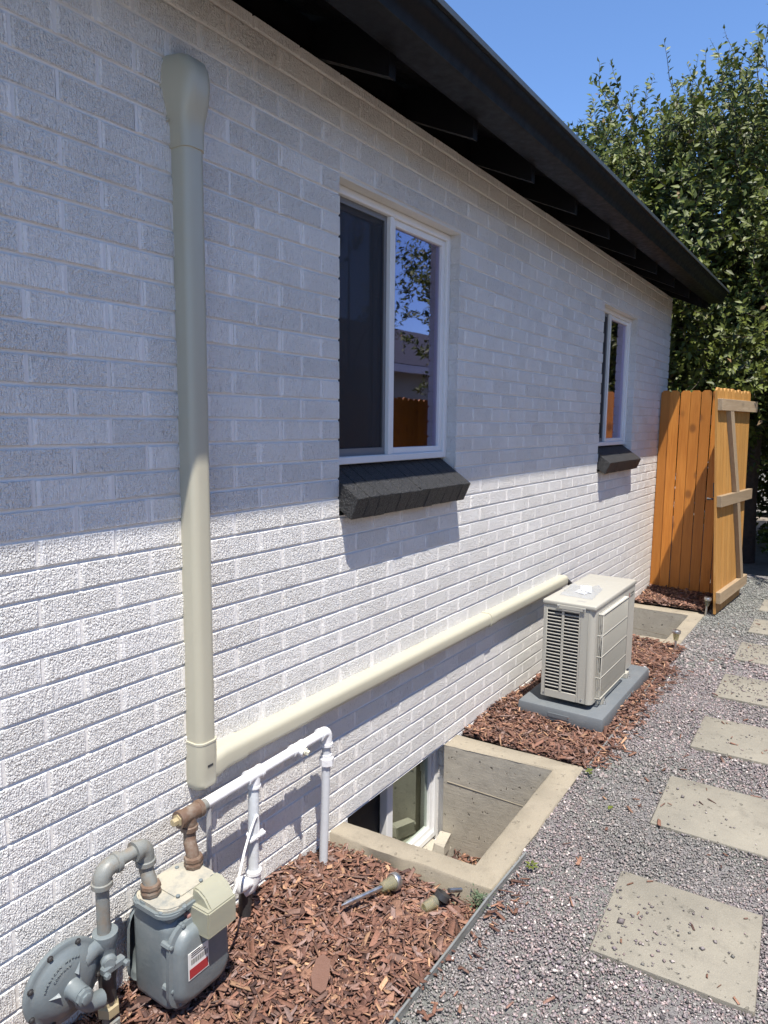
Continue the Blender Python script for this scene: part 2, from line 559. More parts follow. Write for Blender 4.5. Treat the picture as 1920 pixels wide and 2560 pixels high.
def mat_plastic(name, col, trans=0.5, rough=0.35, alpha_tint=(0.8, 0.78, 0.6)):
    n = N(name)
    n.base(col)
    n.set(rough)
    tr = n.add('ShaderNodeBsdfTransparent')
    tr.inputs[0].default_value = (*alpha_tint, 1)
    ms = n.add('ShaderNodeMixShader')
    ms.inputs[0].default_value = 1 - trans
    n.l(tr.outputs[0], ms.inputs[1])
    n.l(n.p.outputs[0], ms.inputs[2])
    n.l(ms.outputs[0], n.o.inputs[0])
    return n.m
M['index'] = mat_plastic('yellowed_clear_plastic', (0.40, 0.395, 0.31), 0.28, 0.4, (0.8, 0.8, 0.6))
M['lens'] = mat_plastic('lamp_lens_plastic', (0.36, 0.355, 0.28), 0.70, 0.25, (0.95, 0.93, 0.8))
M['bag'] = mat_plastic('clear_plastic_bag', (0.5, 0.52, 0.55), 0.72, 0.15, (0.94, 0.95, 0.98))
M['tubeclear'] = mat_plastic('clear_vinyl_tube', (0.55, 0.55, 0.56), 0.45, 0.2, (0.9, 0.9, 0.9))

def text_mesh(body, size, extrude=0.0005, align='LEFT'):
    cu = bpy.data.curves.new('lettering', 'FONT')
    cu.body = body
    cu.size = size
    cu.extrude = extrude
    cu.align_x = align
    cu.resolution_u = 2
    to = bpy.data.objects.new('lettering_tmp', cu)
    COL.objects.link(to)
    dg = bpy.context.evaluated_depsgraph_get()
    me = bpy.data.meshes.new_from_object(to.evaluated_get(dg))
    bpy.data.objects.remove(to)
    bpy.data.curves.remove(cu)
    return me

# ================================================================== THE HOUSE
CH = 0.073127            # course height
Z0 = 2.42891             # bed joint number 0
BL = 0.21715             # brick module
PH = 0.9216              # a perpend on the odd courses
def zk(k): return Z0 - CH * k
WX0, WX1 = -0.75, 7.385
WTOP = 2.834
OPEN = [  # x0, x1, k_top, k_bottom
    (2.110, 3.034, -1, 16),
    (5.272, 6.172, -1, 16),
    (2.172, 3.030, 33, 45),
    (5.560, 6.330, 33, 45),
]
house = thing('brick_house', 'white painted brick house with black eaves, gutter and charcoal window sills', 'house')

def wall_with_holes(name, x0, x1, z0, z1, yf, yb, holes, mat, parent):
    b = B()
    xs = sorted({x0, x1, *[h[0] for h in holes], *[h[1] for h in holes]})
    zs = sorted({z0, z1, *[h[2] for h in holes], *[h[3] for h in holes]})
    zs = [z for z in zs if z0 <= z <= z1]
    def inside(x, z):
        return any(h[0] < x < h[1] and h[2] < z < h[3] for h in holes)
    for i in range(len(xs) - 1):
        for j in range(len(zs) - 1):
            if inside((xs[i] + xs[i + 1]) / 2, (zs[j] + zs[j + 1]) / 2):
                continue
            for y in (yf, yb):
                b.quad((xs[i], y, zs[j]), (xs[i + 1], y, zs[j]), (xs[i + 1], y, zs[j + 1]), (xs[i], y, zs[j + 1]))
    for h in holes + [(x0, x1, z0, z1)]:
        a, c, d, e = h
        for p, q in (((a, d), (c, d)), ((c, d), (c, e)), ((c, e), (a, e)), ((a, e), (a, d))):
            b.quad((p[0], yf, p[1]), (q[0], yf, q[1]), (q[0], yb, q[1]), (p[0], yb, p[1]))
    bmesh.ops.remove_doubles(b.bm, verts=b.bm.verts, dist=1e-5)
    return b.done(name, mat, parent)

holes = [(a - .004, c + .004, max(zk(kb), -0.55) if kt > 0 else zk(kb), zk(kt) + .003) for a, c, kt, kb in OPEN]
wall = wall_with_holes('wall', WX0, WX1 - 0.004, -1.0, WTOP - 0.004, 0.0088, 0.20, holes, M['mortar'], house)

# bricks ---------------------------------------------------------------------------------
def brick_geo(w, h, dep, rs, tilt=True):
    """chamfered brick, front face at y=0 facing -y, centred in x,z; returns verts, faces (quads)"""
    c = 0.0022
    j = lambda s: (rs.random() - 0.5) * s
    f = [(-w / 2 + c + j(.002), 0, -h / 2 + c + j(.0016)), (w / 2 - c + j(.002), 0, -h / 2 + c + j(.0016)),
         (w / 2 - c + j(.002), 0, h / 2 - c + j(.0016)), (-w / 2 + c + j(.002), 0, h / 2 - c + j(.0016))]
    tx, tz = (j(.0022), j(.0016)) if tilt else (0, 0)
    f = [(x, -0.0006 + tx * x / w + tz * z / h, z) for x, y, z in f]
    s = [(-w / 2, c * 1.2, -h / 2), (w / 2, c * 1.2, -h / 2), (w / 2, c * 1.2, h / 2), (-w / 2, c * 1.2, h / 2)]
    k = [(x, dep, z) for x, y, z in s]
    fs = [(0, 1, 2, 3)]
    for i in range(4):
        n = (i + 1) % 4
        fs.append((i, i + 4, n + 4, n))
        fs.append((i + 4, i + 8, n + 8, n + 4))
    fs = [tuple(q) for q in fs]
    return f + s + k, fs

def brick_uv(me, verts, w):
    uvl = me.uv_layers.new(name='brick')
    for p in me.polygons:
        side = abs(p.normal.x) > 0.7
        for li in p.loop_indices:
            v = me.vertices[me.loops[li].vertex_index].co
            uvl.data[li].uv = (0.0 if side else v.x, v.z)

bricks = []                      # x0, x1, z0, z1
rows = range(-6, 36)
for k in rows:
    zt, zb = zk(k), zk(k + 1)
    t = min(zt - 0.0044, WTOP)
    bt = zb + 0.0044
    if t - bt < 0.012:
        continue
    segs = [(WX0, WX1)]
    for (a, c, kt, kb) in OPEN:
        if kt <= k < kb:
            ns = []
            for s in segs:
                if c <= s[0] or a >= s[1]:
                    ns.append(s)
                else:
                    if a > s[0]:
                        ns.append((s[0], a))
                    if c < s[1]:
                        ns.append((c, s[1]))
            segs = ns
    off = PH if k % 2 else PH + BL / 2
    for s0, s1 in segs:
        i0 = math.floor((s0 - off) / BL) - 1
        x = off + i0 * BL
        while x < s1:
            a = max(x, s0) if x < s0 else x
            c = min(x + BL, s1)
            aa = a + (0.0042 if a > s0 + 1e-6 else 0.0)
            cc = c - (0.0042 if c < s1 - 1e-6 else 0.0)
            if cc - aa > 0.02:
                bricks.append((aa, cc, bt, t))
            x += BL

def to_px(P):
    d = Vector(P) - CAM
    z = d.dot(C_F)
    if z < 0.1:
        return None
    return 384 + 706 * d.dot(C_R) / z, 512 - 706 * d.dot(C_U) / z
def shown(b):
    a, p, q, r = to_px((b[0], 0, b[2])), to_px((b[1], 0, b[2])), to_px((b[0], 0, b[3])), to_px((b[1], 0, b[3]))
    if not all((a, p, q, r)):
        return 0
    cx, cy = (a[0] + r[0]) / 2, (a[1] + r[1]) / 2
    if not (-20 < cx < 780 and -20 < cy < 1040):
        return 0
    return abs(p[0] - a[0]) * abs(q[1] - a[1])
order = sorted(range(len(bricks)), key=lambda i: -shown(bricks[i]))
near = set(order[:300])
FULLW, FULLH = BL - 0.0084, CH - 0.0088
rs = random.Random(5)
variants = []
def brick_mesh(w, h, r):
    v, f = brick_geo(w, h, 0.09, rs)
    me = bpy.data.meshes.new('brick')
    me.from_pydata(v, [], f)
    me.update()
    bm = bmesh.new(); bm.from_mesh(me); bmesh.ops.recalc_face_normals(bm, faces=bm.faces)
    if sum(fc.normal.y for fc in bm.faces if abs(fc.calc_center_median().y) < .002) > 0:
        bmesh.ops.reverse_faces(bm, faces=bm.faces)
    bm.to_mesh(me); bm.free()
    brick_uv(me, v, w)
    at = me.attributes.new('rnd', 'FLOAT', 'POINT')
    at.data.foreach_set('value', [r] * len(me.vertices))
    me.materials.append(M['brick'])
    return me
for i in range(24):
    variants.append(brick_mesh(FULLW, FULLH, rs.random()))
allv, allf, alluv, allr = [], [], [], []
for i, (a, c, b0, b1) in enumerate(bricks):
    w, h = c - a, b1 - b0
    if i in near:
        full = abs(w - FULLW) < 0.002 and abs(h - FULLH) < 0.002
        me = rs.choice(variants) if full else brick_mesh(w, h, rs.random())
        o = bpy.data.objects.new('brick', me)
        COL.objects.link(o)
        o.parent = wall
        o.location = ((a + c) / 2, (rs.random() - 0.5) * 0.0016, (b0 + b1) / 2)
    else:
        v, f = brick_geo(w, h, 0.09, rs)
        n0 = len(allv)
        r = rs.random()
        cx, cz = (a + c) / 2, (b0 + b1) / 2
        yo = (rs.random() - 0.5) * 0.0016
        for p in v:
            allv.append((p[0] + cx, p[1] + yo, p[2] + cz))
            allr.append(r)
        for q in f:
            allf.append(tuple(n0 + t for t in q))
            xs_ = [v[t][0] for t in q]
            flat = max(xs_) - min(xs_) < 0.004
            for t in q:
                alluv.append((0.0 if flat and abs(v[t][0]) > 0.01 else v[t][0], v[t][2]))
me = bpy.data.meshes.new('brick_field')
me.from_pydata(allv, [], allf)
me.update()
uvl = me.uv_layers.new(name='brick')
uvl.data.foreach_set('uv', np.array(alluv, dtype=np.float32).ravel())
at = me.attributes.new('rnd', 'FLOAT', 'POINT')
at.data.foreach_set('value', allr)
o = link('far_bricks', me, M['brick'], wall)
o['kind'] = 'stuff'
# perpend mortar, struck almost flush with the brick face
pv = B()
for k in rows:
    off = PH if k % 2 else PH + BL / 2
    zt, zb = min(zk(k), WTOP), zk(k + 1)
    if zt - zb < 0.02:
        continue
    x = off + math.floor((WX0 - off) / BL) * BL
    while x < WX1:
        if x > WX0 + .02 and not any(kt <= k < kb and a - .012 < x < c + .012 for a, c, kt, kb in OPEN):
            y = 0.0014 + rs.random() * 0.0016
            b0, b1 = zb + .004, zt - .004
            pv.quad((x - .0046, y, b0), (x + .0046, y, b0), (x + .0046, y, b1), (x - .0046, y, b1))
            pv.quad((x - .0046, y, b1), (x + .0046, y, b1), (x + .0046, .0075, b1), (x - .0046, .0075, b1))
        x += BL
for k in range(-5, 36):      # concave tooled bed joints
    segs = [(WX0, WX1 - .004)]
    for (a, c, kt, kb) in OPEN:
        if kt < k < kb:
            segs = [q for s0_, s1_ in segs for q in ((s0_, min(s1_, a)), (max(s0_, c), s1_)) if q[1] - q[0] > .02]
    for s0_, s1_ in segs:
        m_ = max(2, int((s1_ - s0_) / .10))
        prev = None
        for i in range(m_ + 1):
            x = s0_ + (s1_ - s0_) * i / m_
            dz, dy = rs.uniform(-.0007, .0007), rs.uniform(-.0008, .0008)
            cur = pv._new([(x, y + (dy if 0 < q < 4 else 0), zk(k) + z + dz) for q, (y, z) in enumerate(((.0024, .0056), (.0054, .0034), (.0070, 0), (.0056, -.0034), (.0024, -.0056)))])
            if prev:
                for q in range(4):
                    pv.bm.faces.new((prev[q], cur[q], cur[q + 1], prev[q + 1])).smooth = True
            prev = cur
pv.done('mortar_joints', M['mortar'], wall, fix=False)['kind'] = 'stuff'

# far gable end, back and inside of the house
b = B()
b.box(WX1 - 0.20, WX1 - 0.002, 0.203, 6.0, -0.3, WTOP + 0.35)
b.box(WX0, WX1 - 0.2, 5.8, 6.0, -0.3, WTOP)
b.box(WX0, WX0 + .2, 0.203, 5.8, -0.3, WTOP)
b.done('side_wall', M['mortar'], house)
b = B()
b.box(WX0 + .2, WX1 - .2, 0.21, 5.8, 1.0, 1.02)
b.box(WX0 + .2, WX1 - .2, 0.21, 5.8, 2.72, 2.74)
b.box(WX0 + .2, WX1 - .2, 0.21, 5.8, -0.85, -0.83)
b.box(4.0, 4.1, 0.21, 5.8, -0.8, 2.72)
b.box(WX0 + .2, WX1 - .2, 2.4, 2.5, -0.8, 2.72)
b.done('interior_wall', M['room'], house)

# roof, rafter tails and gutter -----------------------------------------------------------
SL = 0.448
RX0, RX1 = -0.9, 7.50
def roof_z(y, z_at_wall): return z_at_wall + SL * y
b = B()
deck0 = 2.834 + 0.135
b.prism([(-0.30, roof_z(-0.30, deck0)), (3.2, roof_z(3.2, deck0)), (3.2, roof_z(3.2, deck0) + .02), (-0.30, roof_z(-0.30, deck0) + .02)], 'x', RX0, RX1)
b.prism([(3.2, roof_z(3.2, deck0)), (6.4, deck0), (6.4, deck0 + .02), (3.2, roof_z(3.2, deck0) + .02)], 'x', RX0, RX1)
roof = b.done('roof', M['black'], house)
b = B()
for i in range(12):
    y0, y1 = -0.36 + i * .14, -0.36 + i * .14 + .20
    z0 = roof_z(y0, deck0) + .024 + (.006 if i else 0)
    b.prism([(y0, z0), (y1, z0 + (y1 - y0) * SL), (y1, z0 + (y1 - y0) * SL + .006), (y0, z0 + .008)], 'x', RX0 - .02, RX1 + .02)
b.done('shingle_courses', M['shingle'], roof)
rx = 2.0316 - 0.584 * 4
i = 0
raf = None
while rx < 7.3:
    if raf is None:
        b = B()
        b.prism([(-0.285, 2.709), (0.6, 2.709 + .885 * SL), (0.6, 2.709 + .885 * SL + .132), (-0.285, 2.709 + .132)], 'x', -0.038, 0.0)
        raf = b.done('rafter_tail', M['black'], roof)
        raf.location.x = rx
    else:
        r2 = raf.copy()
        COL.objects.link(r2)
        r2.parent = roof
        r2.location.x = rx
    rx += 0.584
    i += 1
# barge rafter and end trim at the gable overhang
b = B()
b.prism([(-0.30, 2.72), (3.2, 2.72 + 3.5 * SL), (3.2, 2.72 + 3.5 * SL + .14), (-0.30, 2.86)], 'x', RX1 - .04, RX1)
b.done('barge_board', M['black'], roof)
b = B()   # blocking above the wall, set back in the dark
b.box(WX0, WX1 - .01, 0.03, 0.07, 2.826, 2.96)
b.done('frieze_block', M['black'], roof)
b = B()
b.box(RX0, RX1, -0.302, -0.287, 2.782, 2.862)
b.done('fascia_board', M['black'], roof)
# K-style gutter: flat bottom, ogee front, rolled lip
prof = [(-0.3045, 2.860), (-0.3045, 2.777), (-0.405, 2.775), (-0.414, 2.779), (-0.420, 2.800), (-0.428, 2.815), (-0.446, 2.832), (-0.456, 2.846),
        (-0.460, 2.862), (-0.472, 2.864), (-0.472, 2.880), (-0.462, 2.881), (-0.454, 2.872), (-0.451, 2.850), (-0.440, 2.838), (-0.422, 2.822), (-0.412, 2.800), (-0.407, 2.783), (-0.3085, 2.783), (-0.3085, 2.860)]
b = B()
b.prism(prof, 'x', RX0, RX1 + .03)
gut = b.done('gutter', M['gutter'], house, smooth=28)
b = B()
b.prism([(-0.4735, 2.8635), (-0.4735, 2.8825), (-0.4600, 2.8830), (-0.4600, 2.8805), (-0.4712, 2.8800), (-0.4712, 2.8635)], 'x', RX0, RX1 + .03)
b.done('gutter_lip', M['lip'], gut)
b = B()
b.prism(prof[:11] + [(-0.3085, 2.879)], 'x', RX1 + .0305, RX1 + .033)
b.done('gutter_end_cap', M['gutter'], gut)
b = B()
b.prism([(-0.352, 2.874), (-0.35, 2.868), (-0.28, 2.899), (-0.28, 2.904)], 'x', RX0, RX1)
b.done('drip_edge', M['lip'], gut)

# windows --------------------------------------------------------------------------------
def make_window(x0, x1, zb, zt, stile0, stile1, label, screen=True):
    b = B()
    y0, y1 = 0.052, 0.125
    fw = 0.030
    b.box(x0, x0 + fw, y0, y1, zb, zt, .003)
    b.box(x1 - fw, x1, y0, y1, zb, zt, .003)
    b.box(x0 + fw, x1 - fw, y0, y1, zt - fw, zt, .003)
    b.box(x0 + fw, x1 - fw, y0, y1, zb, zb + fw, .003)
    fr = b.done('window', M['vinyl'], house, smooth=30)
    fr['label'] = label
    # fixed sash on the far half
    def sash(a, c, ya, yb, w, nm):
        b = B()
        d, e = zb + fw, zt - fw
        b.box(a, a + w, ya, yb, d, e, .0025)
        b.box(c - w, c, ya, yb, d, e, .0025)
        b.box(a + w, c - w, ya, yb, e - w, e, .0025)
        b.box(a + w, c - w, ya, yb, d, d + w, .0025)
        return b.done(nm, M['vinyl'], fr, smooth=30)
    sash(stile0 + .028, x1 - fw, 0.066, 0.100, 0.027, 'fixed_sash')
    sash(x0 + fw, stile0 + .055, 0.1003, 0.1235, 0.03, 'sliding_sash')
    b = B(); b.box(stile0, stile0 + .027, 0.0545, 0.0995, zb + fw, zt - fw, .003)
    b.done('meeting_stile', M['vinyl'], fr, smooth=30)
    b = B(); b.box(stile0 + .053, x1 - fw - .025, 0.0815, 0.0855, zb + fw + .025, zt - fw - .025)
    b.done('pane', M['glass'], fr)
    b = B(); b.box(x0 + fw + .028, stile0 + .028, 0.110, 0.114, zb + fw + .028, zt - fw - .028)
    b.done('pane', M['glass'], fr)
    if screen:
        b = B(); b.quad((x0 + fw, 0.080, zb + fw), (stile0, 0.080, zb + fw), (stile0, 0.080, zt - fw), (x0 + fw, 0.080, zt - fw))
        b.done('insect_screen', M['screen'], fr)
        b = B()
        d, e = zb + fw, zt - fw
        for (p, q, r, s) in ((x0 + fw, x0 + fw + .018, d, e), (stile0 - .018, stile0, d, e), (x0 + fw + .018, stile0 - .018, d, d + .03), (x0 + fw + .018, stile0 - .018, e - .022, e)):
            b.box(p, q, 0.074, 0.079, r, s)
        b.done('screen_frame', painted('screen_frame_grey', (0.16, 0.165, 0.175), 0.5), fr)
    # curtain on both sides inside the room
    b = B()
    for (a, c) in ((x1 - .16, x1 + .10), (x0 - .1, x0 + .20)):
        n = 24
        prev = None
        for i in range(n + 1):
            t = i / n
            x = a + (c - a) * t
            y = 0.235 + 0.018 * math.sin(t * 26) + .006 * math.sin(t * 61)
            cur = b._new([(x, y, zb - .1), (x, y, zt + .02)])
            if prev:
                b.bm.faces.new((prev[0], cur[0], cur[1], prev[1]))
            prev = cur
    b.done('curtain', M['curtain'], fr, smooth=60, fix=False)
    b = B()   # painted lintel angle under the bricks
    b.box(x0 - .004, x1 + .006, 0.003, 0.13, zt + .001, zt + .0115, .001)
    b.done('lintel', M['cream'], fr)
    return fr
make_window(2.110, 3.034, 1.452, 2.490, 2.525, 2.58, 'white vinyl sliding window with reflecting right pane, nearer of the two upper windows')
make_window(5.272, 6.172, 1.452, 2.490, 5.60, 5.66, 'white vinyl sliding window beside the wooden fence, farther of the two upper windows')

def make_sill(x0, x1, n, label):
    b = B()
    b.box(x0 + .004, x1 - .004, -0.03, 0.12, 1.285, 1.352)
    s = b.done('window_sill', M['sill'], house)
    s['label'] = label
    w = (x1 - x0) / n
    for i in range(n):
        a, c = x0 + i * w + .0012, x0 + (i + 1) * w - .0012
        j = lambda t: (rs.random() - .5) * t
        poly = [(0.075, 1.449 + j(.002)), (-0.0926 + j(.004), 1.336 + j(.003)), (-0.0560 + j(.004), 1.252 + j(.003)), (0.075, 1.335)]
        bb = B()
        vs = bb.prism(poly, 'x', a - (a + c) / 2, c - (a + c) / 2)
        es = [e for e in bb.bm.edges]
        bmesh.ops.bevel(bb.bm, geom=es, offset=.0022, segments=1, affect='EDGES')
        bmesh.ops.recalc_face_normals(bb.bm, faces=bb.bm.faces)
        me = bpy.data.meshes.new('brick')
        bb.bm.to_mesh(me); bb.bm.free()
        ul = me.uv_layers.new(name='brick')
        at = me.attributes.new('rnd', 'FLOAT', 'POINT')
        at.data.foreach_set('value', [0.6 + .4 * rs.random()] * len(me.vertices))
        me.materials.append(M['sill'])
        o = bpy.data.objects.new('brick', me)
        COL.objects.link(o)
        o.parent = s
        o.location = ((a + c) / 2, 0, 0)
make_sill(2.108, 3.018, 12, 'charcoal sloped brick sill under the nearer upper window')
make_sill(5.274, 6.166, 12, 'charcoal sloped brick sill under the farther upper window')

# basement windows ------------------------------------------------------------------------
def make_basement_window(x0, x1, zb, zt, stile, label):
    b = B()
    y0, y1, fw = 0.058, 0.12, 0.032
    b.box(x0, x0 + fw, y0, y1, zb, zt, .003)
    b.box(x1 - fw, x1, y0, y1, zb, zt, .003)
    b.box(x0 + fw, x1 - fw, y0, y1, zt - fw, zt, .003)
    b.box(x0 + fw, x1 - fw, y0, y1, zb, zb + fw, .003)
    fr = b.done('basement_window', M['vinyl'], house, smooth=30)
    fr['label'] = label
    d, e = zb + fw, zt - fw
    b = B()
    b.box(stile, stile + .05, 0.062, 0.105, d, e, .003)
    b.box(x1 - fw - .028, x1 - fw, 0.07, 0.105, d, e, .002)
    b.box(stile + .05, x1 - fw - .028, 0.07, 0.105, d, d + .028, .002)
    b.box(stile + .05, x1 - fw - .028, 0.07, 0.105, e - .028, e, .002)
    b.done('fixed_sash', M['vinyl'], fr, smooth=30)
    b = B(); b.box(stile + .048, x1 - fw - .026, 0.086, 0.090, d + .026, e - .026)
    b.done('pane', M['glass2'], fr)
    b = B(); b.box(x0 + fw - .002, stile + .002, 0.108, 0.112, d - .002, e + .002)
    b.done('pane', M['screen'], fr)
    return fr
make_basement_window(2.174, 3.028, -0.515, 0.0125, 2.56, 'white framed basement window inside the nearer window well')
make_basement_window(5.562, 6.328, -0.515, 0.0125, 5.90, 'white framed basement window inside the farther window well')

# ================================================================== THE GROUND
b = B()
gx = [-60, 2.12, 3.12, 5.46, 6.45, 90]
gy = [-70, -0.64, 0.3, 70]
for i in range(5):
    for j in range(3):
        if j == 1 and i in (1, 3):
            continue
        b.quad((gx[i], gy[j], -0.10), (gx[i + 1], gy[j], -0.10), (gx[i + 1], gy[j + 1], -0.10), (gx[i], gy[j + 1], -0.10))
bmesh.ops.remove_doubles(b.bm, verts=b.bm.verts, dist=1e-4)
g = b.done('ground', M['earth'])
tag(g, 'dry brown earth around the house', kind='structure')

def bed_h(x, y):
    """mulch level: drifts a little, higher by the fence"""
    h = 0.010 + 0.010 * np.sin(x * 3.1 + 1.0) * np.cos(y * 5.0 + x) + 0.012 * np.sin(x * 7.3 + y * 4.1)
    h = h + 0.035 * np.clip((x - 6.3) / 0.8, 0, 1)
    e_ = np.clip((x - 1.72) / 0.26, 0, 1) * (x < 2.5)
    h = h - 0.052 * e_ * e_ * (3 - 2 * e_)
    return h
BEDS = [(-0.8, 2.065, 0), (3.165, 5.40, 1), (6.52, 8.2, 2)]
def bed_sheet(x0, x1, y0, y1, name, label):
    nx, ny = int((x1 - x0) / 0.06) + 2, 14
    X, Y = np.meshgrid(np.linspace(x0, x1, nx), np.linspace(y0, y1, ny), indexing='ij')
    Zz = bed_h(X, Y) - 0.012
    V = np.stack([X, Y, Zz], -1).reshape(-1, 3)
    idx = np.arange(nx * ny).reshape(nx, ny)
    F = np.stack([idx[:-1, :-1], idx[1:, :-1], idx[1:, 1:], idx[:-1, 1:]], -1).reshape(-1, 4)
    o = mesh_np(name, V, F, M['mulchbase'])
    tag(o, label, kind='structure')
bed_sheet(-0.8, 2.065, -0.70, 0.006, 'mulch_bed', 'dark soil under the bark mulch beside the gas meter')
bed_sheet(3.165, 5.40, -0.66, 0.006, 'mulch_bed', 'dark soil under the bark mulch around the air conditioner')
bed_sheet(6.52, 7.6, -0.62, 0.006, 'mulch_bed', 'dark soil under the bark mulch by the fence')

n = N('gravel_bed')
v = n.pos()
c = n.ramp(n.noise(v, 150, 2, 0.7), [(0.3, (0.11, 0.10, 0.103)), (0.5, (0.205, 0.193, 0.195)), (0.7, (0.31, 0.295, 0.29))])
c = n.mix(n.rng(n.noise(v, 1.7, 3), 0.45, 0.65), c, (0.175, 0.185, 0.168))
n.base(c)
n.bump(n.noise(v, 130, 3, 0.6), 0.012, 1.0)
n.set(0.9)
M['gravelbed'] = n.m
b = B()
b.quad((-3, -1.98, -0.006), (2.05, -1.98, -0.006), (2.05, -0.70, -0.006), (-3, -0.70, -0.006))
b.quad((2.05, -1.98, -0.006), (5.4, -1.98, -0.006), (5.4, -0.66, -0.006), (2.05, -0.66, -0.006))
b.quad((5.4, -1.98, -0.006), (8.6, -1.98, -0.006), (8.6, -0.61, -0.006), (5.4, -0.61, -0.006))
tag(b.done('gravel_path', M['gravelbed']), 'grey crushed gravel path beside the house', kind='structure')

b = B()
b.box(-12, 16, -3.58, -1.99, -.13, .004, .006)  # unseen slab, added to bounce light onto the shaded wall and eave
M['bounce'] = mat_concrete('bounce_slab_concrete', (0.46, 0.435, 0.385), (0.40, 0.375, 0.33), 0.2)
tag(b.done('bounce_slab', M['bounce']), 'unseen pale concrete slab added to bounce light, beyond the gravel path', kind='structure')

# pavers ----------------------------------------------------------------------------------
PAV = [(2.258, -1.262, 3.2), (3.092, -1.247, 2.0), (3.922, -1.246, 1.2), (4.725, -1.232, 0.8), (5.545, -1.226, 0.5), (6.318, -1.224, 0.4), (7.12, -1.215, 0.6)]
PLAB = ['square concrete stepping stone strewn with pebbles, nearest of the row',
        'square concrete stepping stone with pale scuffs, second of the row',
        'square concrete stepping stone, third of the row, in front of the grey pad',
        'square concrete stepping stone speckled with gravel, fourth of the row',
        'square concrete stepping stone, fifth of the row, beside the farther window well',
        'square concrete stepping stone, sixth of the row, in front of the gate',
        'square concrete stepping stone beside the open gate, last of the row']
for (px, py, rz), lab in zip(PAV, PLAB):
    b = B()
    b.box(-.228, .228, -.228, .228, -.045, .0, .007, 2)
    for v_ in b.bm.verts:
        v_.co.x += (random.random() - .5) * .004
        v_.co.y += (random.random() - .5) * .004
    o = b.done('stepping_stone', M['paver'], smooth=40)
    o.location = (px, py, 0.012)
    o.rotation_euler = (random.uniform(-.006, .006), random.uniform(-.006, .006), math.radians(rz))
    tag(o, lab, 'stepping stone', 'stepping stones along the gravel path')

# gravel pebbles --------------------------------------------------------------------------
OCT_V = np.array([(1, 0, 0), (-1, 0, 0), (0, 1, 0), (0, -1, 0), (0, 0, 1), (0, 0, -1)], float)
OCT_F = np.array([(0, 2, 4), (2, 1, 4), (1, 3, 4), (3, 0, 4), (2, 0, 5), (1, 2, 5), (3, 1, 5), (0, 3, 5)])
def rot_mats(n, tilt):
    a = RNG.uniform(0, 2 * np.pi, n)
    t = RNG.normal(0, tilt, n)
    s = RNG.normal(0, tilt, n)
    ca, sa, ct, st, cs, ss = np.cos(a), np.sin(a), np.cos(t), np.sin(t), np.cos(s), np.sin(s)
    Rz = np.zeros((n, 3, 3)); Rz[:, 0, 0] = ca; Rz[:, 0, 1] = -sa; Rz[:, 1, 0] = sa; Rz[:, 1, 1] = ca; Rz[:, 2, 2] = 1
    Rx = np.zeros((n, 3, 3)); Rx[:, 0, 0] = 1; Rx[:, 1, 1] = ct; Rx[:, 1, 2] = -st; Rx[:, 2, 1] = st; Rx[:, 2, 2] = ct
    Ry = np.zeros((n, 3, 3)); Ry[:, 1, 1] = 1; Ry[:, 0, 0] = cs; Ry[:, 0, 2] = ss; Ry[:, 2, 0] = -ss; Ry[:, 2, 2] = cs
    return Rz @ Rx @ Ry
def scatter(base_v, base_f, pos, scale, tilt, colors, jitter):
    n = len(pos)
    Vb = np.repeat(base_v[None], n, 0) * (1 + RNG.uniform(-jitter, jitter, (n, len(base_v), 3)))
    Vb = Vb * scale[:, None, :]
    Vb = np.einsum('nij,nvj->nvi', rot_mats(n, tilt), Vb) + pos[:, None, :]
    F = base_f[None] + (np.arange(n) * len(base_v))[:, None, None]
    Cc = np.repeat(colors, len(base_v), 0)
    return Vb.reshape(-1, 3), F.reshape(-1, base_f.shape[1]), Cc
PEB_PAL = np.array([(.215, .200, .205), (.27, .255, .257), (.30, .245, .24), (.205, .213, .20), (.155, .147, .155), (.50, .48, .46), (.075, .075, .08), (.36, .315, .305), (.235, .205, .228)])
PEB_P = np.array([.19, .19, .13, .13, .12, .06, .05, .06, .07])
def peb_cols(n, x=None, y=None):
    c = PEB_PAL[RNG.choice(len(PEB_PAL), n, p=PEB_P)] * RNG.uniform(.78, 1.22, (n, 1)) * np.array([1.10, 1.03, 1.02])
    if x is not None:
        g = np.clip(np.sin(x * 2.3 + 1.1) * np.cos(y * 3.7 - x * .8) * 1.4, 0, 1)[:, None] * .4
        g = np.maximum(g, (np.clip((x - 5.3) / 1.0, 0, 1) * .75)[:, None])
        c = c * (1 - g) + np.array([.19, .205, .185]) * RNG.uniform(.8, 1.2, (n, 1)) * g
    return c
def on_paver(x, y, m=0.0):
    r = np.zeros(len(x), bool)
    for px, py, rz in PAV:
        a = math.radians(-rz)
        u = (x - px) * math.cos(a) - (y - py) * math.sin(a)
        w_ = (x - px) * math.sin(a) + (y - py) * math.cos(a)
        r |= (np.abs(u) < .228 + m) & (np.abs(w_) < .228 + m)
    return r
def ymax_gravel(x):
    return np.where(x < 2.07, -0.702, np.where(x < 3.17, -0.683 + (x - 2.1) * .03, np.where(x < 5.0, -0.665 + .02 * (x - 3.2), -0.63)))
zones = [(0.9, 3.0, 90000, .0034, .0026), (3.0, 5.0, 52000, .0042, .003), (5.0, 8.4, 34000, .0065, .004)]
Vs, Fs, Cs, n0 = [], [], [], 0
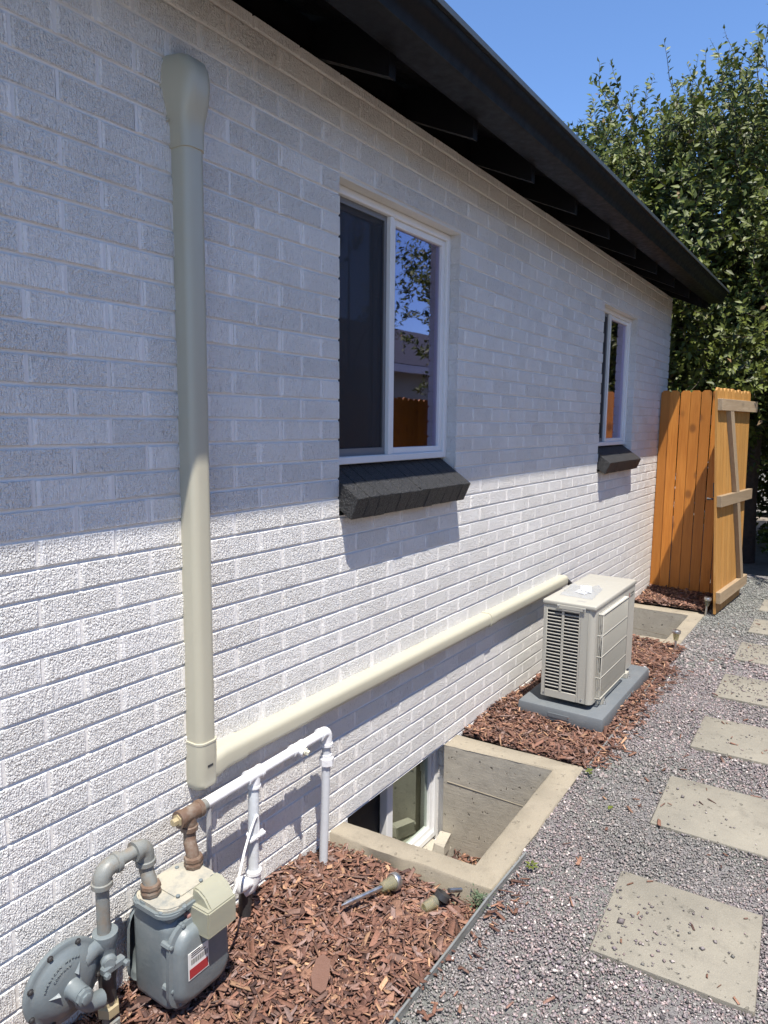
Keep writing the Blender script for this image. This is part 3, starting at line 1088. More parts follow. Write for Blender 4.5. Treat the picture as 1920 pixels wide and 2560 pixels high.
for x0, x1, cnt, sz, zs_ in zones:
    x = RNG.uniform(x0, x1, cnt)
    y = -0.62 - RNG.uniform(0, 1.75, cnt) ** 1.0
    keep = (y < ymax_gravel(x)) & ~on_paver(x, y, -np.abs(RNG.normal(0, .008, cnt)) - .002)
    x, y = x[keep], y[keep]
    n_ = len(x)
    s = sz * RNG.lognormal(0, .36, n_)
    z = -0.004 + RNG.uniform(0, .006, n_) + .003 * np.sin(x * 9) * np.sin(y * 8)
    pos = np.stack([x, y, z], 1)
    sc = np.stack([s * RNG.uniform(1.0, 1.7, n_), s * RNG.uniform(.75, 1.1, n_), s * RNG.uniform(.4, .8, n_)], 1)
    V_, F_, C_ = scatter(OCT_V, OCT_F, pos, sc, .5, peb_cols(n_, x, y), .28)
    Vs.append(V_); Fs.append(F_ + n0); Cs.append(C_); n0 += len(V_)
o = mesh_np('gravel', np.concatenate(Vs), np.concatenate(Fs), M['pebble'], None, np.concatenate(Cs))
tag(o, 'grey and pinkish crushed stone covering the side path', 'gravel', kind='stuff')
# pebbles kicked onto the stepping stones
Vs, Fs, Cs, n0 = [], [], [], 0
dens = [130, 26, 26, 240, 260, 60, 10]
for (px, py, rz), dn in zip(PAV, dens):
    cx, cy = RNG.uniform(-.21, .15), RNG.uniform(0, .2)
    u = np.clip(RNG.normal(-.03, .12, dn), -.21, .21)
    w_ = np.clip(RNG.normal(.09, .10, dn), -.2, .215)
    if dn > 200:
        u, w_ = RNG.uniform(-.21, .21, dn), RNG.uniform(-.21, .21, dn)
    a = math.radians(rz)
    x, y = px + u * math.cos(a) - w_ * math.sin(a), py + u * math.sin(a) + w_ * math.cos(a)
    s = .0040 * RNG.lognormal(0, .35, dn)
    pos = np.stack([x, y, np.full(dn, .0125) + s * .45], 1)
    sc = np.stack([s * 1.3, s, s * .7], 1)
    V_, F_, C_ = scatter(OCT_V, OCT_F, pos, sc, .2, peb_cols(dn) * .7, .25)
    Vs.append(V_); Fs.append(F_ + n0); Cs.append(C_); n0 += len(V_)
o = mesh_np('loose_pebbles', np.concatenate(Vs), np.concatenate(Fs), M['pebble'], None, np.concatenate(Cs))
tag(o, 'small dark pebbles scattered over the stepping stones', 'pebbles', kind='stuff')

# bark mulch ------------------------------------------------------------------------------
CHIP_V = np.array([(-1, -.55, -.5), (-.75, .6, -.5), (.85, .75, -.5), (1, -.5, -.5), (-.9, -.5, .5), (-.7, .5, .5), (.8, .6, .5), (.95, -.4, .5)], float)
CHIP_F = np.array([(0, 1, 2, 3), (4, 7, 6, 5), (0, 4, 5, 1), (1, 5, 6, 2), (2, 6, 7, 3), (3, 7, 4, 0)])
CH_PAL = np.array([(.145, .078, .053), (.175, .095, .066), (.108, .058, .043), (.225, .135, .092), (.185, .122, .098), (.33, .215, .13), (.06, .034, .028), (.22, .165, .145)])
CH_P = np.array([.20, .19, .14, .14, .14, .07, .06, .06])
def chip_batch(x, y, z, smin, smax, tilt):
    n_ = len(x)
    L = RNG.uniform(smin, smax, n_) * RNG.lognormal(-.12, .28, n_)
    W_ = L * RNG.uniform(.16, .5, n_)
    T = RNG.uniform(.0012, .0038, n_)
    cols = CH_PAL[RNG.choice(len(CH_PAL), n_, p=CH_P)] * RNG.uniform(.7, 1.35, (n_, 1)) * np.array([1.08, .97, .95])
    return scatter(CHIP_V, CHIP_F, np.stack([x, y, z], 1), np.stack([L, W_, T], 1), tilt, cols, .22)
def chips(name, label, specs, group=None):
    Vs, Fs, Cs, n0 = [], [], [], 0
    for x, y, z, a, c, t in specs:
        V_, F_, C_ = chip_batch(x, y, z, a, c, t)
        Vs.append(V_); Fs.append(F_ + n0); Cs.append(C_); n0 += len(V_)
    o = mesh_np(name, np.concatenate(Vs), np.concatenate(Fs), M['chip'], None, np.concatenate(Cs))
    return tag(o, label, 'mulch', group, 'stuff')
def bed_specs(x0, x1, y0, y1, n_, a, c):
    x, y = RNG.uniform(x0, x1, n_), RNG.uniform(y0, y1, n_)
    z = bed_h(x, y) + RNG.uniform(-.010, .017, n_)
    return (x, y, z, a, c, .33)
def slope_specs(n_):
    """mulch heaped lower against the near curb"""
    x, y = RNG.uniform(2.0, 2.1, n_), RNG.uniform(-.62, 0, n_)
    return (x, y, np.full(n_, .0) + RNG.uniform(-.02, .012, n_), .012, .03, .35)
chips('bark_mulch', 'reddish brown bark mulch between the gas meter and the nearer window well',
      [bed_specs(.75, 2.045, -.695, -.004, 13000, .009, .026), bed_specs(.75, 2.03, -.68, -.01, 1100, .022, .040), bed_specs(-.8, .75, -.69, -.005, 2500, .015, .035)])
chips('bark_mulch', 'reddish brown bark mulch around the air conditioner pad',
      [bed_specs(3.165, 5.39, -.665, -.004, 12000, .011, .03),
       (RNG.uniform(3.2, 4.9, 500), -.66 - np.abs(RNG.normal(0, .05, 500)), RNG.uniform(.002, .014, 500), .010, .03, .25)])
chips('bark_mulch', 'reddish brown bark mulch in front of the wooden fence',
      [bed_specs(6.53, 7.5, -.60, -.004, 4200, .015, .038)])
sx = np.concatenate([RNG.uniform(1.0, 3.4, 60), RNG.uniform(3.4, 6.4, 70), RNG.normal(2.03, .10, 40), RNG.normal(1.55, .2, 25)])
sy = np.concatenate([RNG.uniform(-1.5, -.72, 60), RNG.uniform(-1.5, -.68, 70), -.72 - np.abs(RNG.normal(0, .035, 40)), -.73 - np.abs(RNG.normal(0, .04, 25))])
chips('stray_bark_chips', 'stray bark chips lying loose on the gravel and stepping stones',
      [(sx, sy, np.where(on_paver(sx, sy), .0155, .008), .009, .024, .12)])
# one big flake of bark
b = B()
vs = [(-.062, -.012), (-.05, .014), (-.01, .026), (.045, .022), (.064, .004), (.05, -.020), (.0, -.026), (-.045, -.024)]
b.prism(vs, 'z', 0, .006)
for v_ in b.bm.verts:
    v_.co.z += .010 * math.cos(v_.co.y * 45) + random.uniform(-.001, .001)
fl = b.done('bark_flake', painted('bark_flake', (.15, .08, .058), .8, .5, (.12, .06, .04), .003, 120), smooth=20)
fl.location = (1.436, -.454, .036)
fl.rotation_euler = (.10, -.12, math.radians(28))
tag(fl, 'large flat flake of bark lying on the mulch below the gas meter', 'bark flake')

# metal edging ----------------------------------------------------------------------------
def edging(pts, z0, z1, label):
    b = B()
    for (p, q) in zip(pts[:-1], pts[1:]):
        d = (Vector(q) - Vector(p)).normalized()
        nrm = Vector((-d.y, d.x)) * .0022
        poly = [(p[0] + nrm.x, p[1] + nrm.y), (q[0] + nrm.x, q[1] + nrm.y), (q[0] - nrm.x, q[1] - nrm.y), (p[0] - nrm.x, p[1] - nrm.y)]
        b.prism(poly, 'z', z0, z1)
    P3 = [Vector((p[0], p[1], z1)) for p in pts]
    b.tube(P3, .0042, 8)
    o = b.done('garden_edging', M['edging'], smooth=40)
    return tag(o, label, 'edging', 'metal garden edging')
edging([(-.8, -.700), (.6, -.703), (1.30, -.701), (1.75, -.699), (2.04, -.694), (2.35, -.700)], -.05, .024, 'thin metal edging strip between mulch and gravel below the gas meter')
edging([(3.17, -.668), (3.6, -.662), (4.2, -.650), (4.7, -.640), (5.03, -.632), (5.40, -.628)], -.05, .010, 'thin metal edging strip mostly buried beside the air conditioner pad')

# window wells ----------------------------------------------------------------------------
def window_well(name, outer, inner, zt, zb, label):
    t = thing(name, label, 'window well', (0, 0, 0), group='concrete window wells')
    # outer/inner: [wall near, corner near, corner far, wall far]
    b = B()
    n_ = 4
    def V(p, z, j=.0): return (p[0] + random.uniform(-j, j), p[1] + random.uniform(-j, j), z + random.uniform(-j, j))
    # subdivide the arms so that their edges waver a little
    def sub(pts, m=10):
        out = []
        for a, c in zip(pts[:-1], pts[1:]):
            for i in range(m):
                f = i / m
                out.append((a[0] + (c[0] - a[0]) * f, a[1] + (c[1] - a[1]) * f))
        out.append(pts[-1])
        return out
    O, I = sub(outer), sub(inner)
    bv = .006
    rings = []
    for (pts, sgn) in ((O, 1), (I, -1)):
        pass
    ot = [b.bm.verts.new(V(p, zt - bv, .0025)) for p in O]
    ob = [b.bm.verts.new((p[0], p[1], zb)) for p in O]
    it = [b.bm.verts.new(V(p, zt - bv, .002)) for p in I]
    ib = [b.bm.verts.new((p[0], p[1], zb)) for p in I]
    def towards(p, q, d):
        v_ = Vector((q[0] - p[0], q[1] - p[1]))
        v_.normalize()
        return (p[0] + v_.x * d, p[1] + v_.y * d)
    ot2 = [b.bm.verts.new(V(towards(p, q, bv * 1.3), zt, .0018)) for p, q in zip(O, I)]
    it2 = [b.bm.verts.new(V(towards(q, p, bv * 1.1), zt, .0018)) for p, q in zip(O, I)]
    m = len(O)
    top_f = []
    for i in range(m - 1):
        for r0, r1 in ((ob, ot), (ot, ot2), (ot2, it2), (it2, it), ):
            b.bm.faces.new((r0[i], r0[i + 1], r1[i + 1], r1[i]))
    for k_ in (0, m - 1):
        b.bm.faces.new((ob[k_], ot[k_], ot2[k_], it2[k_], it[k_], ib[k_]))
    b.done('curb', M['curb'], t, smooth=50)
    b = B()
    it = [b.bm.verts.new(v.to_tuple() if hasattr(v, 'to_tuple') else v) for v in [Vector((p[0], p[1], zt - bv - .001)) for p in I]]
    ib = [b.bm.verts.new((p[0], p[1], zb)) for p in I]
    for i in range(m - 1):
        b.bm.faces.new((it[i], it[i + 1], ib[i + 1], ib[i]))
    b.done('inner_wall', M['wellwall'], t, smooth=50)
    b = B()
    b.prism([(inner[0][0] - .01, .06), (inner[1][0] - .01, inner[1][1] - .01), (inner[2][0] + .01, inner[2][1] - .01), (inner[3][0] + .01, .06)], 'z', zb - .02, zb + .10)
    b.done('well_floor', M['mulchbase'], t)
    b = B()
    b.box(inner[0][0] + .002, inner[3][0] - .002, -.055, 0.066, -.62, -.518, .008)
    b.done('ledge', M['wellwall'], t, smooth=40)
    b = B()     # board mark left by the form on the far inner wall
    p, q = inner[2], inner[3]
    for za, zb_ in ((-.185, -.188),):
        A = [(p[0] - .0007, p[1], -.22 + (za + .185)), (p[0] - .0007, p[1], -.22 + (za + .185) - .003)]
        Bq = [(q[0] - .0007, q[1] - .02, -.185 + (za + .185)), (q[0] - .0007, q[1] - .02, -.185 + (za + .185) - .003)]
        b.bm.faces.new(b._new([A[0], Bq[0], Bq[1], A[1]]))
        b.bm.faces.new(b._new([A[0], Bq[0], (Bq[0][0] + .002, Bq[0][1], Bq[0][2] + .002), (A[0][0] + .002, A[0][1], A[0][2] + .002)]))
    b.done('form_line', M['curb'], t, fix=False)
    return t
w1 = window_well('window_well', [(2.052, .004), (2.098, -.684), (3.160, -.653), (3.128, .004)], [(2.150, .004), (2.193, -.566), (3.052, -.541), (2.992, .004)], .010, -.72,
                 'tan concrete window well with chipped curb in front of the nearer basement window')
w2 = window_well('window_well', [(5.385, .004), (5.397, -.616), (6.508, -.617), (6.50, .004)], [(5.515, .004), (5.519, -.508), (6.368, -.507), (6.365, .004)], .004, -.72,
                 'tan concrete window well behind the air conditioner, nearer the fence')
x = RNG.uniform(2.2, 3.04, 900); y = RNG.uniform(-.53, -.06, 900)
o = chips('well_litter', 'dry leaves and bark chips lying in the bottom of the nearer window well', [(x, y, -.615 + .06 * np.clip((x - 2.6) / .4, 0, 1) + RNG.uniform(0, .02, 900), .012, .032, .4)])
b = B()
b.box(-.075, .06, -.03, .035, -.03, .03, .008)
for v_ in b.bm.verts:
    v_.co += Vector((random.uniform(-.008, .008), random.uniform(-.008, .008), random.uniform(-.008, .008)))
o = b.done('broken_concrete', M['wellwall'], smooth=25)
o.location = (2.93, -.03, -.488)
o.rotation_euler = (.1, .12, .3)
tag(o, 'broken lump of concrete on the ledge below the basement window', 'rubble')

# ================================================================== LINE-SET DUCT ON THE WALL
def dprof(w, d, r, n=6):
    """D-shaped outline across the duct: (a, y) with a centred on 0, wall at y = 0"""
    p = [(-w / 2, 0.004)]
    for i in range(n + 1):
        a = math.pi + i / n * math.pi / 2
        p.append((-w / 2 + r + r * math.cos(a), -d + r + r * math.sin(a)))
    for i in range(n + 1):
        a = 1.5 * math.pi + i / n * math.pi / 2
        p.append((w / 2 - r + r * math.cos(a), -d + r + r * math.sin(a)))
    p.append((w / 2, 0.004))
    return p
duct = thing('line_set_duct', 'long beige plastic pipe cover running down the wall and along to the air conditioner', 'pipe cover', (1.394, 0, 0.5))
DW, DD, DR = .0715, .058, .024
cx = 1.394
b = B()
b.prism([(a, y) for a, y in dprof(DW, DD, DR)], 'z', 0.13, 1.862)
b.done('upright_cover', M['duct'], duct, smooth=40)
def hloc(x): return x - 1.394
b = B()
hz = 0.5715 - 0.5
b.prism([(y, a + hz) for a, y in dprof(DW, DD, DR)], 'x', hloc(1.50), hloc(3.40))
b.done('level_cover', M['duct'], duct, smooth=40)
b = B()
b.prism([(y, a + hz) for a, y in dprof(DW, DD, DR)], 'x', hloc(3.401), hloc(4.56))
b.done('level_cover', M['duct'], duct, smooth=40)
b = B()
b.prism([(y, a + hz) for a, y in dprof(DW + .006, DD + .004, DR + .002)], 'x', hloc(3.37), hloc(3.435))
b.done('joint_sleeve', M['duct'], duct, smooth=40)
b = B()   # dark open end with the insulated pipes coming out
b.prism([(y, a + hz) for a, y in dprof(DW - .01, DD - .006, DR - .004)], 'x', hloc(4.561), hloc(4.563))
b.tube([(hloc(4.52), -.03, hz), (hloc(4.60), -.034, hz - .01), (hloc(4.64), -.06, hz - .05), (hloc(4.62), -.10, hz - .16)], .018, 10)
b.done('insulated_pipes', M['blackprint'], duct, smooth=40)
# elbow
b = B()
def loft(rings):
    prev = None
    for ring_ in rings:
        cur = b._new(ring_)
        if prev:
            for i in range(len(cur) - 1):
                b.bm.faces.new((prev[i], prev[i + 1], cur[i + 1], cur[i]))
        else:
            first = cur
        prev = cur
    b.bm.faces.new(list(reversed(first)))
    b.bm.faces.new(prev)
EW = DW + .0075
loft([[(a * s, y * t, z) for a, y in dprof(EW, DD + .004, DR + .002)] for s, t, z in
      ((.62, .55, .003), (.86, .82, .006), (.97, .96, .014), (1, 1, .026), (1, 1, .150), (1.02, 1.02, .1505), (1.02, 1.02, .156), (.985, .985, .1565))])
b.done('elbow', M['duct'], duct, smooth=35)
b = B()
loft([[(hloc(x), y * t, hz + c0 + a * s) for a, y in dprof(EW, DD + .004, DR + .002)] for s, t, c0, x in
      ((.9, .9, -.012, 1.40), (1.12, 1.0, -.008, 1.432), (1.03, 1.0, -.001, 1.462), (1, 1, 0, 1.485), (1, 1, 0, 1.553), (.985, .985, 0, 1.5535))])
b.done('elbow_branch', M['duct'], duct, smooth=35)
b = B()
b.box(-.012, .010, -DD - .0055, -DD - .0042, .078, .085, .0005)
b.done('vent_slot', M['blackprint'], duct)
b = B()
loft([[(a * s * (1 + fl * (1 + y / (DD + .004)) ** 1.5), y * t, z - .5) for a, y in dprof(EW, DD + .004, DR + .002, 8)] for s, t, fl, z in
      ((.985, .985, 0, 2.352), (1.0, 1.0, 0, 2.3525), (1.0, 1.0, 0, 2.400), (1.04, 1.06, .10, 2.425), (1.08, 1.20, .24, 2.450), (1.10, 1.34, .38, 2.478), (1.12, 1.40, .46, 2.505),
       (1.12, 1.40, .48, 2.530), (1.10, 1.33, .44, 2.553), (1.03, 1.16, .38, 2.572), (.92, .88, .30, 2.584), (.72, .5, .2, 2.591))])
b.done('wall_cap', M['duct'], duct, smooth=50)
b = B()
b.prism([(.062 * math.cos(t) * (1 if math.sin(t) > 0 else .98), 2.505 - .5 + .092 * math.sin(t)) for t in [2 * math.pi * i / 28 for i in range(28)]], 'y', -.004, .003)
b.lathe((-.050, -.004, 2.42 - .5), (0, -1, 0), [(0, .004), (.002, .004), (.004, .002)], 10)
b.done('cap_flange', M['duct'], duct, smooth=40)

# clear drain tube hanging under the elbow
b = B()
b.tube([(1.418, -.022, .515), (1.418, -.022, .40), (1.413, -.024, .2), (1.408, -.03, -.02)], .0085, 12)
o = b.done('drain_tube', M['tubeclear'], smooth=40)
tag(o, 'clear vinyl drain tube hanging below the corner of the beige pipe cover', 'tube')

# ================================================================== GAS PIPING
PY = -.086
pipes = thing('gas_pipe', 'white painted gas pipe with tees beside the wall, running from the meter to the ground', 'pipe', (1.55, PY, 0))
def P(x, y, z): return (x - 1.55, y - PY, z)
b = B(); b.tube([P(1.335, PY, .486), P(1.905, PY, .499)], .0167, 16); b.done('level_pipe', M['whitepipe'], pipes, smooth=40)
def tee(name, c, branch, mat, L=.033, r=.0225, br=.030):
    b = B()
    b.lathe(c, (1, 0, 0), [(-L, r * .8), (-L, r), (-L + .009, r), (-L + .011, r * .92), (L - .011, r * .92), (L - .009, r), (L, r), (L, r * .8)], 18)
    b.lathe(c, branch, [(0, r * .9), (br - .009, r * .92), (br - .007, r), (br, r), (br, r * .8)], 18)
    return b.done(name, mat, pipes, smooth=35)
tee('tee', P(1.552, PY, .491), (0, 0, -1), M['whitepipe'], br=.042)
tee('tee', P(1.765, PY, .496), (.25, -.9, -.25), M['whitepipe'], .030, .021, .030)
b = B()
b.box(-.007, .007, -.007, .007, 0, .013, .0012)
b.lathe((0, 0, -.004), (0, 0, 1), [(0, .0125), (.006, .0125), (.006, .010)], 14)
o = b.done('plug', painted('ivory_plug', (.62, .60, .48), .4, .2), pipes, smooth=30)
o.location = Vector(P(1.765, PY, .496)) + Vector((.25, -.9, -.25)).normalized() * .033
o.rotation_euler = Vector((.25, -.9, -.25)).to_track_quat('Z', 'Y').to_euler()
b = B()
b.tube([P(1.885, PY, .4985)] + [P(p.x, PY, p.z) for p in arc((1.907, 0, .480), (0, 0, 1), (1, 0, 0), .019, 0, math.pi / 2, 6)] + [P(1.926, PY, .445)], .0205, 16)
b.lathe(P(1.882, PY, .4985), (1, 0, 0), [(0, .023), (.010, .023), (.011, .020)], 18)
b.lathe(P(1.926, PY, .456), (0, 0, -1), [(0, .0205), (.002, .0235), (.012, .0235), (.013, .018)], 18)
b.done('elbow', M['whitepipe'], pipes, smooth=35)
b = B()
b.tube([P(1.926, PY, .46), P(1.918, PY, .21), P(1.905, PY, -.05)], .0160, 16)
b.done('end_riser', painted('grey_white_riser', (.52, .54, .56), .4, .15, (.4, .4, .4), .0006, 60), pipes, smooth=40)
b = B()
b.lathe(P(1.9255, PY, .400), (0, 0, -1), [(-.012, .017), (-.012, .021), (.002, .021), (.003, .027), (.028, .027), (.029, .021), (.036, .019)], 8)
b.done('union', M['whitepipe'], pipes, smooth=25)
b = B()
b.tube([P(1.552, PY, .455), P(1.550, PY, .40), P(1.546, PY, .29), P(1.545, PY, .16)], .0175, 16)
b.done('branch_riser', painted('worn_white_pipe', (.60, .63, .65), .4, .3, (.3, .31, .32), .001, 60), pipes, smooth=40)
b = B()   # bent valve body at the foot
b.tube([P(1.545, PY, .165), P(1.544, PY, .135), P(1.536, PY + .01, .108), P(1.520, PY + .022, .098)], .024, 14)
b.lathe(P(1.545, PY, .168), (0, 0, -1), [(0, .018), (.002, .027), (.012, .027), (.014, .023)], 16)
b.lathe(P(1.545, PY, .128), (-.9, .1, .18), [(0, .019), (.04, .019), (.042, .025), (.062, .025), (.066, .018)], 14)
b.done('valve', M['whitepipe'], pipes, smooth=35)
b = B()
b.tube([P(1.530, PY + .02, .12), P(1.524, PY + .025, -.03)], .022, 12)
b.done('buried_stub', M['darksteel'], pipes, smooth=40)
b = B()   # ground clamp
b.lathe(P(1.5465, PY, .285), (0, 0, 1), [(-.006, .018), (-.006, .0225), (.006, .0225), (.006, .018)], 14)
b.box(*[k + o_ for k, o_ in zip((-.036, .036, -.010, .010, -.005, .005), (-.0035, -.0035, -.012, -.012, .285, .285))], .002)
b.lathe(P(1.524, PY - .012, .275), (0, 0, 1), [(0, .005), (.02, .005)], 8)
b.lathe(P(1.574, PY - .012, .275), (0, 0, 1), [(0, .005), (.02, .005)], 8)
b.done('ground_clamp', M['whitepipe'], pipes, smooth=30)

# grey and brown fittings at the meter outlet
outlet = thing('meter_outlet_fitting', 'brown rusty tee and swivel joint between gas meter and white pipe', 'pipe fitting', (1.283, -.094, .34))
def Q(x, y, z): return (x - 1.283, y + .094, z - .34)
b = B()
c = Q(1.283, -.090, .486)
b.lathe(c, (1, 0, 0), [(-.040, .018), (-.040, .0255), (-.026, .0255), (-.024, .0225), (.030, .0225), (.032, .0255), (.044, .0255), (.044, .018)], 18)
b.lathe(c, (0, 0, -1), [(0, .021), (.032, .022), (.034, .0255), (.047, .0255), (.048, .02)], 18)
b.done('tee', M['rust'], outlet, smooth=35)
b = B()
b.lathe(Q(1.244, -.090, .486), (-1, 0, 0), [(0, .018), (.004, .018), (.005, .0115), (.020, .0115), (.021, .009)], 6)
b.done('plug', M['brass'], outlet, smooth=20)
b = B()
b.lathe(Q(1.327, -.090, .4863), (1, 0, 0), [(0, .0175), (.020, .0175)], 16)
b.done('nipple', M['galv'], outlet, smooth=35)
b = B()
b.tube([Q(1.283, -.090, .445), Q(1.283, -.091, .425), Q(1.277, -.098, .405), Q(1.272, -.112, .388), Q(1.272, -.118, .36)], [.019, .018, .019, .019, .019], 14)
b.done('swivel', M['rust'], outlet, smooth=40)
b = B()
b.lathe(Q(1.272, -.118, .338), (0, 0, 1), [(0, .022), (.004, .022), (.005, .0265), (.014, .028), (.020, .0255), (.026, .028), (.034, .0265), (.036, .021)], 8)
b.done('coupling_nut', M['rust'], outlet, smooth=25)

# ================================================================== GAS METER
meter = thing('gas_meter', 'grey cast gas meter with yellowed plastic dial box, standing on the mulch against the wall', 'gas meter', (1.19, -.14, .03))
def G(x, y, z): return (x - 1.19, y + .14, z - .03)
def gbox(bb, x0, x1, y0, y1, z0, z1, bev, seg=2):
    a, c = G(x0, y0, z0), G(x1, y1, z1)
    return bb.box(a[0], c[0], a[1], c[1], a[2], c[2], bev, seg)
b = B()
gbox(b, 1.098, 1.288, -.215, -.055, .035, .300, .030, 4)
b.done('body', M['meter'], meter, smooth=60)
b = B()
gbox(b, 1.108, 1.278, -.208, -.062, .29, .322, .012, 2)
b.done('neck', M['meter'], meter, smooth=50)
def plate(x0, x1, y0, y1, z0, z1, r, name, mat, crown=0.0):
    bb = B()
    pts = []
    for (cx_, cy_, a0) in ((x1 - r, y1 - r, 0), (x0 + r, y1 - r, 90), (x0 + r, y0 + r, 180), (x1 - r, y0 + r, 270)):
        for i in range(7):
            a = math.radians(a0 + i * 15)
            pts.append((cx_ + r * math.cos(a) - 1.19, cy_ + r * math.sin(a) + .14))
    vs = bb.prism(pts, 'z', z0 - .03, z1 - .03)
    top = [f for f in bb.bm.faces if f.calc_center_median().z > z1 - .03 - 1e-4]
    bmesh.ops.bevel(bb.bm, geom=[e for f in top for e in f.edges], offset=.004, segments=2, affect='EDGES')
    return bb.done(name, mat, meter, smooth=40)
plate(1.086, 1.296, -.226, -.060, .318, .331, .046, 'top_flange', M['meter'])
plate(1.094, 1.288, -.218, -.068, .3312, .341, .040, 'top_cover', M['metertop'])
plate(1.150, 1.240, -.195, -.085, .3412, .3445, .012, 'cover_plate', M['metertop'])
for (x, y) in ((1.155, -.19), (1.235, -.19), (1.235, -.09), (1.155, -.09)):
    b = B(); b.lathe(G(x, y, .3445), (0, 0, 1), [(0, .006), (.003, .006), (.0045, .003)], 8); b.done('cover_screw', M['meter'], meter, smooth=30)
for (x, y) in ((1.10, -.10), (1.10, -.19), (1.15, -.221), (1.20, -.221), (1.25, -.221), (1.287, -.19), (1.287, -.10), (1.15, -.064), (1.24, -.064)):
    b = B(); b.lathe(G(x, y, .326), (0, 0, 1), [(0, .008), (.007, .008), (.010, .005)], 8); b.done('flange_screw', M['meter'], meter, smooth=30)
for x, y in ((1.122, -.120), (1.272, -.118)):
    b = B()
    b.lathe(G(x, y, .331), (0, 0, 1), [(0, .031), (.006, .030), (.009, .024), (.012, .023)], 20)
    b.done('collar', M['meter'], meter, smooth=35)
# front and rear diaphragm covers with bolted flange
def cover(yc, dirn, name):
    bb = B()
    def outline(s, dx=0.0, dz=0.0):
        pts = []
        w, h, r = .100 * s, .116 * s, .055 * s
        for (cx_, cz_, a0) in ((w - r, h - r, 0), (-w + r, h - r, 90), (-w + r * .9, -h + r * .9, 180), (w - r * .9, -h + r * .9, 270)):
            for i in range(6):
                a = math.radians(a0 + i * 18)
                pts.append((1.193 + cx_ + r * math.cos(a), .172 + cz_ + r * math.sin(a)))
        return pts
    prev = None
    for s, d in ((1.0, 0.0), (1.0, .012), (.97, .013), (.90, .015), (.86, .028), (.80, .036), (.70, .0395)):
        cur = bb._new([G(x, yc + dirn * d, z) for x, z in outline(s)])
        if prev:
            bb.skin(prev, cur)
        prev = cur
    bb.cap(prev)
    return bb.done(name, M['meter'], meter, smooth=38)
fc = cover(-.214, -1, 'front_cover')
cover(-.062, 1, 'rear_cover')
b = B()
for (x, z) in ((1.099, .245), (1.099, .12), (1.125, .064), (1.193, .060), (1.262, .064), (1.287, .12), (1.287, .245), (1.14, .282), (1.25, .282)):
    b = B(); b.lathe(G(x, -.206, z), (0, -1, 0), [(-.012, .009), (.019, .009), (.020, .006), (.025, .006), (.026, .004)], 8); b.done('flange_bolt', M['meter'], meter, smooth=30)
b = B()
a, c = G(1.130, -.2555, .140), G(1.200, -.2538, .218)
b.box(a[0], c[0], a[1], c[1], a[2], c[2], .0006)
lab = b.done('rating_label', M['sticker'], meter)
b = B()
a, c = G(1.133, -.2560, .144), G(1.197, -.2556, .171)
b.box(a[0], c[0], a[1], c[1], a[2], c[2])
b.done('red_band', M['red'], lab)
b = B()
for i in range(22):
    x = 1.140 + i * .0026 + (i * 7 % 3) * .0003
    a, c = G(x, -.2560, .181), G(x + (.0008 if i % 3 else .0015), -.2556, .196)
    b.box(a[0], c[0], a[1], c[1], a[2], c[2])
for i in range(3):
    a, c = G(1.140, -.2560, .202 + i * .006), G(1.19 - .01 * i, -.2556, .2045 + i * .006)
    b.box(a[0], c[0], a[1], c[1], a[2], c[2])
b.done('barcode', M['blackprint'], lab)
# yellowed plastic index box with a sloped cap
def ibox(poly, x0, x1, bev, name, mat):
    bb = B()
    bb.prism([(y + .14, z - .03) for y, z in poly], 'x', x0 - 1.19, x1 - 1.19)
    bmesh.ops.bevel(bb.bm, geom=list(bb.bm.edges), offset=bev, segments=2, affect='EDGES')
    return bb.done(name, mat, meter, smooth=40)
ibox([(-.195, .243), (-.290, .247), (-.290, .324), (-.195, .324)], 1.170, 1.273, .004, 'index_box', M['index'])
ibox([(-.2885, .3195), (-.262, .350), (-.236, .363), (-.214, .363), (-.206, .3195)], 1.184, 1.272, .005, 'index_cap', M['index'])
b = B()
a, c = G(1.180, -.284, .255), G(1.264, -.262, .314)
b.box(a[0], c[0], a[1], c[1], a[2], c[2], .002)
b.done('index_plate', M['metertop'], meter)
for i in range(4):
    b = B()
    b.lathe(G(1.193 + .0195 * i, -.2842, .284), (0, -1, 0), [(0, .008), (.0012, .008)], 14)
    b.done('dial', M['darksteel'], meter)
b = B()
b.lathe(G(1.171, -.213, .292), (-1, 0, 0), [(0, .010), (.010, .009), (.011, .006), (.004, .005)], 14)
b.done('box_plug', painted('faded_red_plug', (.30, .16, .14), .5, .2), meter, smooth=35)
b = B()
b.lathe(G(1.205, -.238, .245), (0, 0, -1), [(0, .03), (.02, .03)], 14)
b.done('index_mount', M['meter'], meter, smooth=35)
b = B()
b.lathe(G(1.268, -.205, .331), (0, 0, 1), [(0, .010), (.014, .010), (.015, .007), (.008, .006)], 12)
b.done('test_port', M['meter'], meter, smooth=35)

# inlet fittings ---------------------------------------------------------------------------
inlet = thing('meter_inlet_pipe', 'weathered grey pipe loop with elbows rising from regulator to gas meter', 'pipe', (.99, -.10, .2))
def I_(x, y, z): return (x - .99, y + .10, z - .2)
b = B(); b.tube([I_(.99, -.10, .30), I_(.99, -.10, .452)], .0172, 16); b.done('upright_pipe', M['galv'], inlet, smooth=40)
b = B()
b.tube([I_(.99, -.10, .438)] + [I_(p.x, p.y, p.z) for p in arc((1.018, -.10, .448), (-1, 0, 0), (0, 0, 1), .028, 0, math.pi / 2, 7)] + [I_(1.032, -.10, .476)], .0235, 16)
b.lathe(I_(.99, -.10, .434), (0, 0, 1), [(0, .018), (0, .027), (.012, .027), (.014, .0235)], 18)
b.lathe(I_(1.026, -.10, .476), (1, 0, 0), [(0, .0235), (.002, .027), (.014, .027), (.014, .018)], 18)
